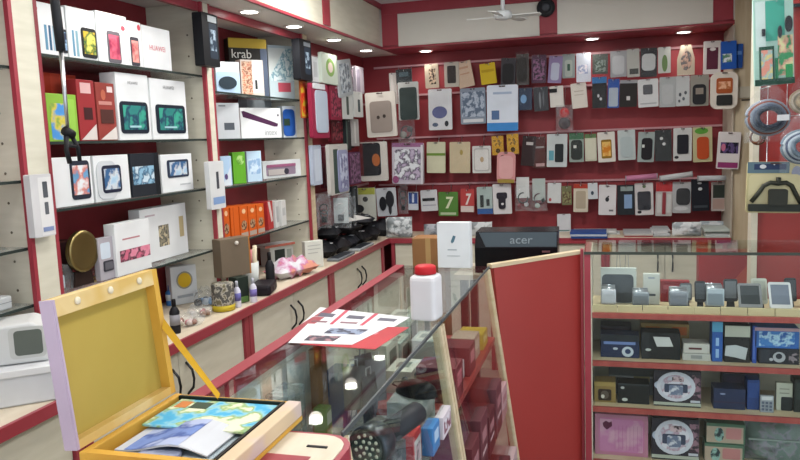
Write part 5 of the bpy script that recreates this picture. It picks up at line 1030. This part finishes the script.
leaner(739, 763, 286, 309, 2.69, mat('#8a8c90', .3, .5), '#30363a', 'grey dark screened phone on a stand, top shelf')
leaner(770, 793, 285, 311, 2.69, '#c4c6ca', mat('#6c7484', .2), 'white phone with grey blue screen on a stand, top shelf right end')
leaner(752, 768, 280, 305, 2.75, '#b8bcb4', '#a4a8a0', 'pale phone behind the dark screened one', -20)
leaner(695, 706, 282, 300, 2.76, '#2a2c30', '#4a5058', 'small black phone behind the tilted watch', -15)
leaner(724, 738, 280, 300, 2.78, '#33363c', '#6a7078', 'black phone between tilted watch and dark screened phone', -15)
leaner(680, 692, 284, 300, 2.78, '#5a6068', '#8a9298', 'grey phone behind the middle watch', -15)
leaner(785, 797, 279, 300, 2.8, '#2a2d32', '#3a3e44', 'black phone at right end behind the white phone', -15)
dbox(600, 637, 268, A1, '#c0c6c4', [('screen', .04, .18, .92, .98, '#4c525a', 'o')], 'white framed grey tablet standing behind the watches', 2.80, .015, 'display_tablet', 'tablet', GD1)
t, f, wd, h = dbox(643, 660, 274, A1, '#c6c9c6', [('slot', .3, .65, .75, .72, '#4a5058', 'o'), ('print_band', .3, .1, .7, .16, '#9aa2b0', 'o')], 'white charger phone standing beside the tablet', 2.79, .02, 'charger', 'charger', GD1)
dbox(660, 690, 281, A1, '#8a2a30', [('print_band', .1, .2, .9, .4, '#a85058', 'r')], 'dark red flat box behind the middle watch', 2.84, .03, group=GD1)
for i, x in enumerate((-.0, .025)): 
    t = thing('cable_loop', ['thin grey wire loop on the tablet, left', 'thin grey wire loop on the tablet, right'][i], 'cable', (.03+i*.03, 2.82, A1+.0), 0, 'wire loops'); tube('wire', [(0, 0, .001), (-.004, 0, .1), (0, .004, .185), (.008, .004, .19), (.012, .002, .1), (.01, 0, .001)], .0012, '#8a8c8c', t, 6); box('plug', -.004, .014, -.004, .006, .0005, .01, '#70747a', t)
t = thing('usb_stick', 'small teal flash drive lying before the watches', 'flash drive', (.235, 2.672, A1+.0005)); box('body', -.02, .02, 0, .012, 0, .008, '#5a8a94', t, .002); box('connector', .02, .032, .002, .01, .001, .006, 'steel', t)
# second shelf
t, f, wd, h = dbox(600, 640, 335, A2, '#1d2a4a', [('header', 0, 0, 1, .28, '#20262c', 'r'), ('print_band', .08, .3, .9, .42, '#6a80b4', 'r'), ('label', .32, .55, .45, .66, '#b8c0cc', 'e'), ('ring_mark', .55, .5, .85, .95, '#b8c4d0', 'e'), ('ring_centre', .63, .6, .78, .82, '#2a3a5c', 'e')], 'navy headset box with pale ring picture', group=GD2)
dbox(641, 681, 333, A2, '#191c1e', [('spine', 0, 0, .2, 1, '#23282c', 'r'), ('label', .1, .6, .25, .7, '#b8c0c0', 'e'), ('poly', 'white_card', [(.3, .15), (.72, .15), (.82, .5), (.4, .52)], '#c0c4c4')], 'black box with a tilted white card on it', group=GD2)
dbox(682, 711, 354, A2, '#b4b6b4', [('print_band', .3, .2, .7, .7, '#8a8e90', 'r')], 'white flat box, lower of two beside the blue box', group=GD2)
p_ = onY(697, 344, 2.69)
dbox(683, 710, 344, onY(696, 353.5, 2.69).z, '#bcbcb8', [('stripe', .2, .4, .7, .6, '#5a3034', 'r')], 'white flat box with dark stripe, upper of two', group=GD2)
dbox(712, 723, 322, A2, '#2a58a4', [('cap', 0, 0, 1, .25, '#58a0c8', 'r'), ('print_line', .35, .4, .65, .6, '#90b4dc', 'r'), ('print_line', .35, .68, .65, .9, '#90b4dc', 'r')], 'tall blue narrow box between white and black boxes', group=GD2)
dbox(724, 751, 326, A2, '#1c1f20', [('panel', .02, 0, .98, .3, '#b8bcb0', 'r'), ('poly', 'open_leaflet', [(.06, .55), (.45, .52), (.9, .6), (.82, .92), (.42, .86), (.02, .82)], '#b4bcc0')], 'black box with pale top and white leaflet', group=GD2)
dbox(758, 800, 349, A2, '#23262e', [('stripes', .05, .1, .28, .9, '#2f343e', 'r'), ('ring_mark', .35, .2, .66, .88, '#a8acb4', 'e'), ('ring_centre', .42, .3, .58, .66, '#2a2e38', 'e'), ('mark', .26, .6, .36, .8, '#b0b4bc', 'e'), ('picture', .74, .2, .98, .9, ('#3a3e48', '#8a8088', '#23262e', 60), 'r')], 'charcoal box with pale ring mark', group=GD2)
dbox(754, 800, 328, onY(778, 348.5, 2.69).z, '#2f62ac', [('picture', .1, .2, .9, .9, ('#5a98cc', '#3a70b4', '#a8cce0', '#2a5aa0', 25), 'r'), ('header', 0, 0, 1, .16, '#a88a94', 'r')], 'bright blue box lying on the charcoal box', group=GD2)
dbox(752.5, 757, 326, A2, '#2a4a9a', [('stripe', .2, .1, .6, .9, '#4a6ab8', 'r')], 'thin royal blue box left of the charcoal box', group=GD2)
# deeper goods on second shelf
dbox(600, 632, 326, A2, '#2c2630', [('panel', .1, .1, .9, .5, '#3c3038', 'r')], 'dark carton behind the navy headset box', 2.78, .08, group=GD2)
dbox(640, 690, 324, A2, '#a08450', [('stripe', .1, .1, .4, .4, '#b8702c', 'r'), ('stripe', .65, .1, .95, .4, '#b86028', 'r')], 'tan and orange carton behind the black box', 2.80, .08, group=GD2)
# third shelf
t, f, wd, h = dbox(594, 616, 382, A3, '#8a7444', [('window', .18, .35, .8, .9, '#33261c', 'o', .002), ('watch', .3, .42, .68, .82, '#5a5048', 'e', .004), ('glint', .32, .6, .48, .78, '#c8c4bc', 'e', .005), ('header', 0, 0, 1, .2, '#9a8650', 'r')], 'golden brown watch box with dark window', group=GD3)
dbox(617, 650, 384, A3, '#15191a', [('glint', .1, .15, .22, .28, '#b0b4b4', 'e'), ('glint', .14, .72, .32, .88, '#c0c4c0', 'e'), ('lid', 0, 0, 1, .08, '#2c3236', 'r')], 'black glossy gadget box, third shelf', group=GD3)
dbox(608, 655, 376, A3, '#707a84', [('edge_line', 0, 0, 1, .1, '#b0b4b8', 'r'), ('label', .55, .0, .9, .3, '#98906a', 'r')], 'grey carton behind the black glossy box', 2.79, .1, group=GD3)
def disc_pack(x0, x1, y0, y1, z, label, grp):
    Y = 2.685; t, f, wd, h = dbox(x0-4, x1+6, y0-1, z, '#2c2a34', [('side_print', .8, .1, 1, .8, ('#6a3a48', '#2c2a34', '#8a6a78', 40), 'r'), ('base_band', .0, .88, 1, .96, '#a8b0a4', 'r'), ('lettering_strip', .78, .8, .98, .86, '#b8bcc8', 'r')], label, Y, .06, 'disc_pack', 'pack', grp)
    w0 = (onY(x1, y0, Y).x-onY(x0, y0, Y).x)/wd; hh_ = (onY(x0, y0, Y).z-onY(x0, y1, Y).z)/h
    u0 = .06
    f.p('handle_tab', u0-.05, .35*hh_, u0+.2, .62*hh_, '#b0bcd0', 'e', .002)
    f.p('disc', u0, .02, u0+w0, hh_, '#c3c7d4', 'e', .003); f.k += 8
    f.p('disc_picture', u0+w0*.1, .02+hh_*.1, u0+w0*.9, hh_*.9, ('#c8c4d0', '#b8bccc', '#a88a9c', '#d0d0dc', 25), 'e'); f.p('dark_print', u0+w0*.2, hh_*.42, u0+w0*.8, hh_*.7, '#3a4258', 'o'); f.p('pale_print', u0+w0*.32, hh_*.46, u0+w0*.68, hh_*.78, ('#9aa6c0', '#c8ccd8', '#6a7690', 40), 'o'); f.p('red_print', u0+w0*.4, hh_*.18, u0+w0*.7, hh_*.34, ('#7a2c3c', '#2c2830', '#c8b0b8', 50), 'o')
disc_pack(657, 696, 372, 402, A3, 'dark pack with round white disc picture, third shelf', GD3)
disc_pack(655, 694, 420, 455, A4, 'dark pack with round white disc picture, bottom shelf', GD4)
dbox(713, 746, 389, A3, '#1f2c4c', [('mark', .2, .22, .38, .3, '#8a98b8', 'e'), ('base_band', 0, .62, 1, .68, '#2c2440', 'r')], 'navy blue box with small pale mark, third shelf', group=GD3)
dbox(722, 760, 374, A3, '#232436', [('panel', .1, .1, .9, .4, '#2c2440', 'r')], 'dark indigo carton behind the navy box', 2.77, .06, group=GD3)
dbox(747, 760, 380, A3, '#25407c', [('panel', .1, .1, .9, .6, '#2c4a8a', 'r')], 'royal blue box right of the navy box', 2.70, .06, group=GD3)
t, f, wd, h = dbox(760, 774, 396, A3, '#98a0a8', [('display', .1, .05, .9, .25, '#c8ccd0', 'r')]+[('key', .1+.28*i, .34+.2*j, .3+.28*i, .48+.2*j, '#5a6478', 'r') for i in range(3) for j in range(3)], 'grey calculator standing on the third shelf', 2.68, .012, 'calculator', 'calculator', GD3)
dbox(776, 793, 383, A3, '#b8bcae', [('print_line', .2, .2, .8, .24, '#8a8e84', 'r'), ('print_line', .2, .35, .8, .39, '#8a8e84', 'r'), ('dark_item', .3, .5, 1, 1, '#20282a', 'o')], 'white printed card with dark item, right of the calculator', 2.71, .02, group=GD3)
dbox(794, 815, 380, A3, '#1e2624', [('panel', .1, .1, .8, .6, '#2c3834', 'r')], 'dark green carton at right photo edge, third shelf', 2.70, .06, group=GD3)
# bottom shelf
dbox(594, 649, 415, A4, '#b07890', [('panel', .07, .08, .93, .93, '#b8749a', 'o'), ('picture', .1, .12, .9, .9, ('#c08aac', '#b87aa4', '#c49ab0', 12), 'r'), ('poly', 'heart_mark', [(.15, .22), (.21, .16), (.27, .2), (.32, .17), (.33, .28), (.23, .38), (.16, .3)], '#5a2440')]+[('print_line', .38+.07*i, .25, .385+.07*i, .85, '#a05a88', 'r') for i in range(8)], 'large pink gift box with dark heart, bottom shelf', group=GD4)
dbox(706, 746, 424, onY(726, 444, 2.69).z, '#4a6a58', [('panel', .0, .15, .95, .95, '#a89a8a', 'r'), ('picture', .2, .2, .45, .9, ('#3a5a68', '#8ab0a8', '#2a3a40', 40), 'e'), ('pink_print', .5, .2, .9, .75, '#b88080', 'o')], 'green and pink picture pack, upper of two on bottom shelf', group=GD4)
dbox(704, 745, 444.5, A4, '#4c6c5a', [('panel', .0, .15, .95, .95, '#a89a8a', 'r'), ('picture', .15, .2, .4, .9, ('#3a5a68', '#8ab0a8', '#2a3a40', 40), 'e'), ('pink_print', .45, .2, .9, .75, '#b07878', 'o')], 'green and pink picture pack, lower of two on bottom shelf', group=GD4)
p = onY(775, 445, 2.72); t = thing('wrapped_bundle', 'grey green plastic wrapped bundle at right of bottom shelf', 'bundle', (p.x, 2.75, A4+.0005)); o = pillow('wrap', -.095, .095, 0, .155, .12, mat(('#5a6a68', '#7c8a88', '#8a8694', '#6a7c78', 24)), t, 0, 10, .4, 81); box('fold', -.09, .09, -.06, -.055, .095, .1, '#8a9894', t)

# ================================================================== RIGHT RED PANEL GOODS
GR_ = 'packs hung on the right red panel'
RY = 3.10
tr = thing('hook_rail', 'dark hook rail on the right red panel', 'rail', (0, 3.215, 1.9), 0, 'hook rails on right panel'); box('bar', .58, 1.2, -.01, .003, -.006, .006, 'dark_metal', tr)
def rhook(x, z, Y): tube('hook', [(x, -.01, 0), (x, -.02, z-1.9), (x, Y-3.215-.01, z-1.9)], .002, 'steel', tr, 5)
t, f, wd, ht = pack((755, -4, 796, 85), '#9abeb4', [('picture', .3, .05, .78, .5, '#3f9c8a', 'r'), ('pale_print', .05, .05, .3, .6, '#b8ccca', 'r'), ('leaf_print', .6, .45, .98, .9, ('#6ab078', '#c8c898', '#c89888', '#3a8a5c', 25), 'r'), ('product', .2, .36, .28, .44, '#2a2c34', 'o', .01), ('product', .78, .24, .96, .42, '#2a2c30', 'e', .012), ('product', .6, .34, .7, .48, '#33363c', 'e', .01), ('window_frame', .12, .56, .5, .98, '#1f4a3c', 'r', .004), ('window', .17, .6, .45, .95, ('#a8c8b8', '#c8b878', '#88b0b0', '#c88878', 25), 'r', .005), ('base_band', .0, .93, 1, 1, '#1f3f34', 'r', .006), ('stripe', .52, .7, .6, .93, '#2c7a54', 'r'), ('stripe', .78, .78, .96, .93, '#2f8a54', 'r')], 'large teal and green gadget blister pack, top of right panel', None, RY, 'blister_pack', 'pack', GR_, th=.02, shape='o')
prism('blister', rrect(-wd*.5, .01, wd*.5, ht-.01, .02, 4), -.035, -.034, 'blister', t); rhook(t.location.x, t.location.z+ht-.02, RY)
def cable_bag(b, Y, label, seed, cols, rings=3):
    x0, y0, x1, y1 = b; cx, cy = (x0+x1)/2, (y0+y1)/2; c = onY(cx, cy, Y); wd = (onY(x1, cy, Y)-onY(x0, cy, Y)).x; ht = (onY(cx, y0, Y)-onY(cx, y1, Y)).z
    t = thing('cable_bag', label, 'bag', (c.x, Y, c.z-ht/2), 0, 'bagged coiled cables on right panel')
    o = pillow('bag', -wd*.5, wd*.5, 0, ht, .07, 'bag_film', t, 0, 10, .6, seed)
    for v in o.data.vertices:
        k = v.co.z/ht; v.co.x *= 1 if k < .6 else 1-.75*((k-.6)/.4)**1.2
    for i in range(rings):
        R0 = wd*(.2+.22*i/rings+.04); tube('cable_coil', [(R0*math.cos(a), .006*math.sin(3*a)+.008*(i-1), ht*.42+R0*.85*math.sin(a)) for a in [2*PI*j/30 for j in range(30)]], .0095, cols[i % len(cols)], t, 7, True)
    box('price_label', wd*.12, wd*.36, -.037, -.036, ht*.36, ht*.46, '#d4d6d8', t)
    rhook(c.x, c.z+ht/2-.01, Y); return t
cable_bag((744, 84, 794, 142), 3.02, 'clear bag of dark blue coiled cable hanging on right panel', 91, ['#26303e', '#3a4658', '#5a6674', '#6a3424', '#7a8490'], 5)
cable_bag((780, 112, 828, 172), 2.92, 'clear bag of pale coiled cable cut by right photo edge', 92, ['#5a6a78', '#8a98a4', '#34425a', '#98a4ac'], 5)
cable_bag((789, 72, 822, 122), 3.12, 'clear bag with beige coil at the right photo edge', 93, ['#a89a80', '#8a8474', '#c0b8a8'], 4)
t = bag((746, 132, 770, 142), 3.12, 'small brown cable bundle under the dark blue cable bag', [('ring', .5, .5, .3, '#5a3424'), ('ring', .4, .5, .22, '#7a4a30'), ('plug', .75, .5, .1, '#3a2420')], seed=94)
# car holder pack
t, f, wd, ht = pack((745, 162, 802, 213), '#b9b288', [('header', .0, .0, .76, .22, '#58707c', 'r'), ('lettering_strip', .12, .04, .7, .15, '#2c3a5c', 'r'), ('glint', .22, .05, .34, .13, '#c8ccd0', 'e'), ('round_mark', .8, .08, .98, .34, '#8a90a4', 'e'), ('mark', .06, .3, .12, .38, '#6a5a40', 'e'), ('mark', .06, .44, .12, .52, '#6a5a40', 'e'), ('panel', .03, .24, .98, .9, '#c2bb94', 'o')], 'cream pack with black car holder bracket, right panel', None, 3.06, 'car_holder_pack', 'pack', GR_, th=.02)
f.k += 4
y_ = -.012
def arm(pts, r): tube('bracket_arm', [(f.at(u, v)[0], y_, f.at(u, v)[1]) for u, v in pts], r, mat('#2c2e26', .4), t, 10)
arm([(.56, .3), (.56, .45)], .009); arm([(.08, .78), (.2, .62), (.3, .46), (.42, .4), (.56, .42), (.7, .4), (.8, .46), (.88, .62), (.98, .8)], .0085)
f.p('holder', .38, .52, .72, .84, '#2e302a', 'o', .02); f.p('base_rail', .02, .82, .98, .96, '#262a26', 'o', .012)
rhook(t.location.x, t.location.z+ht-.01, 3.06)
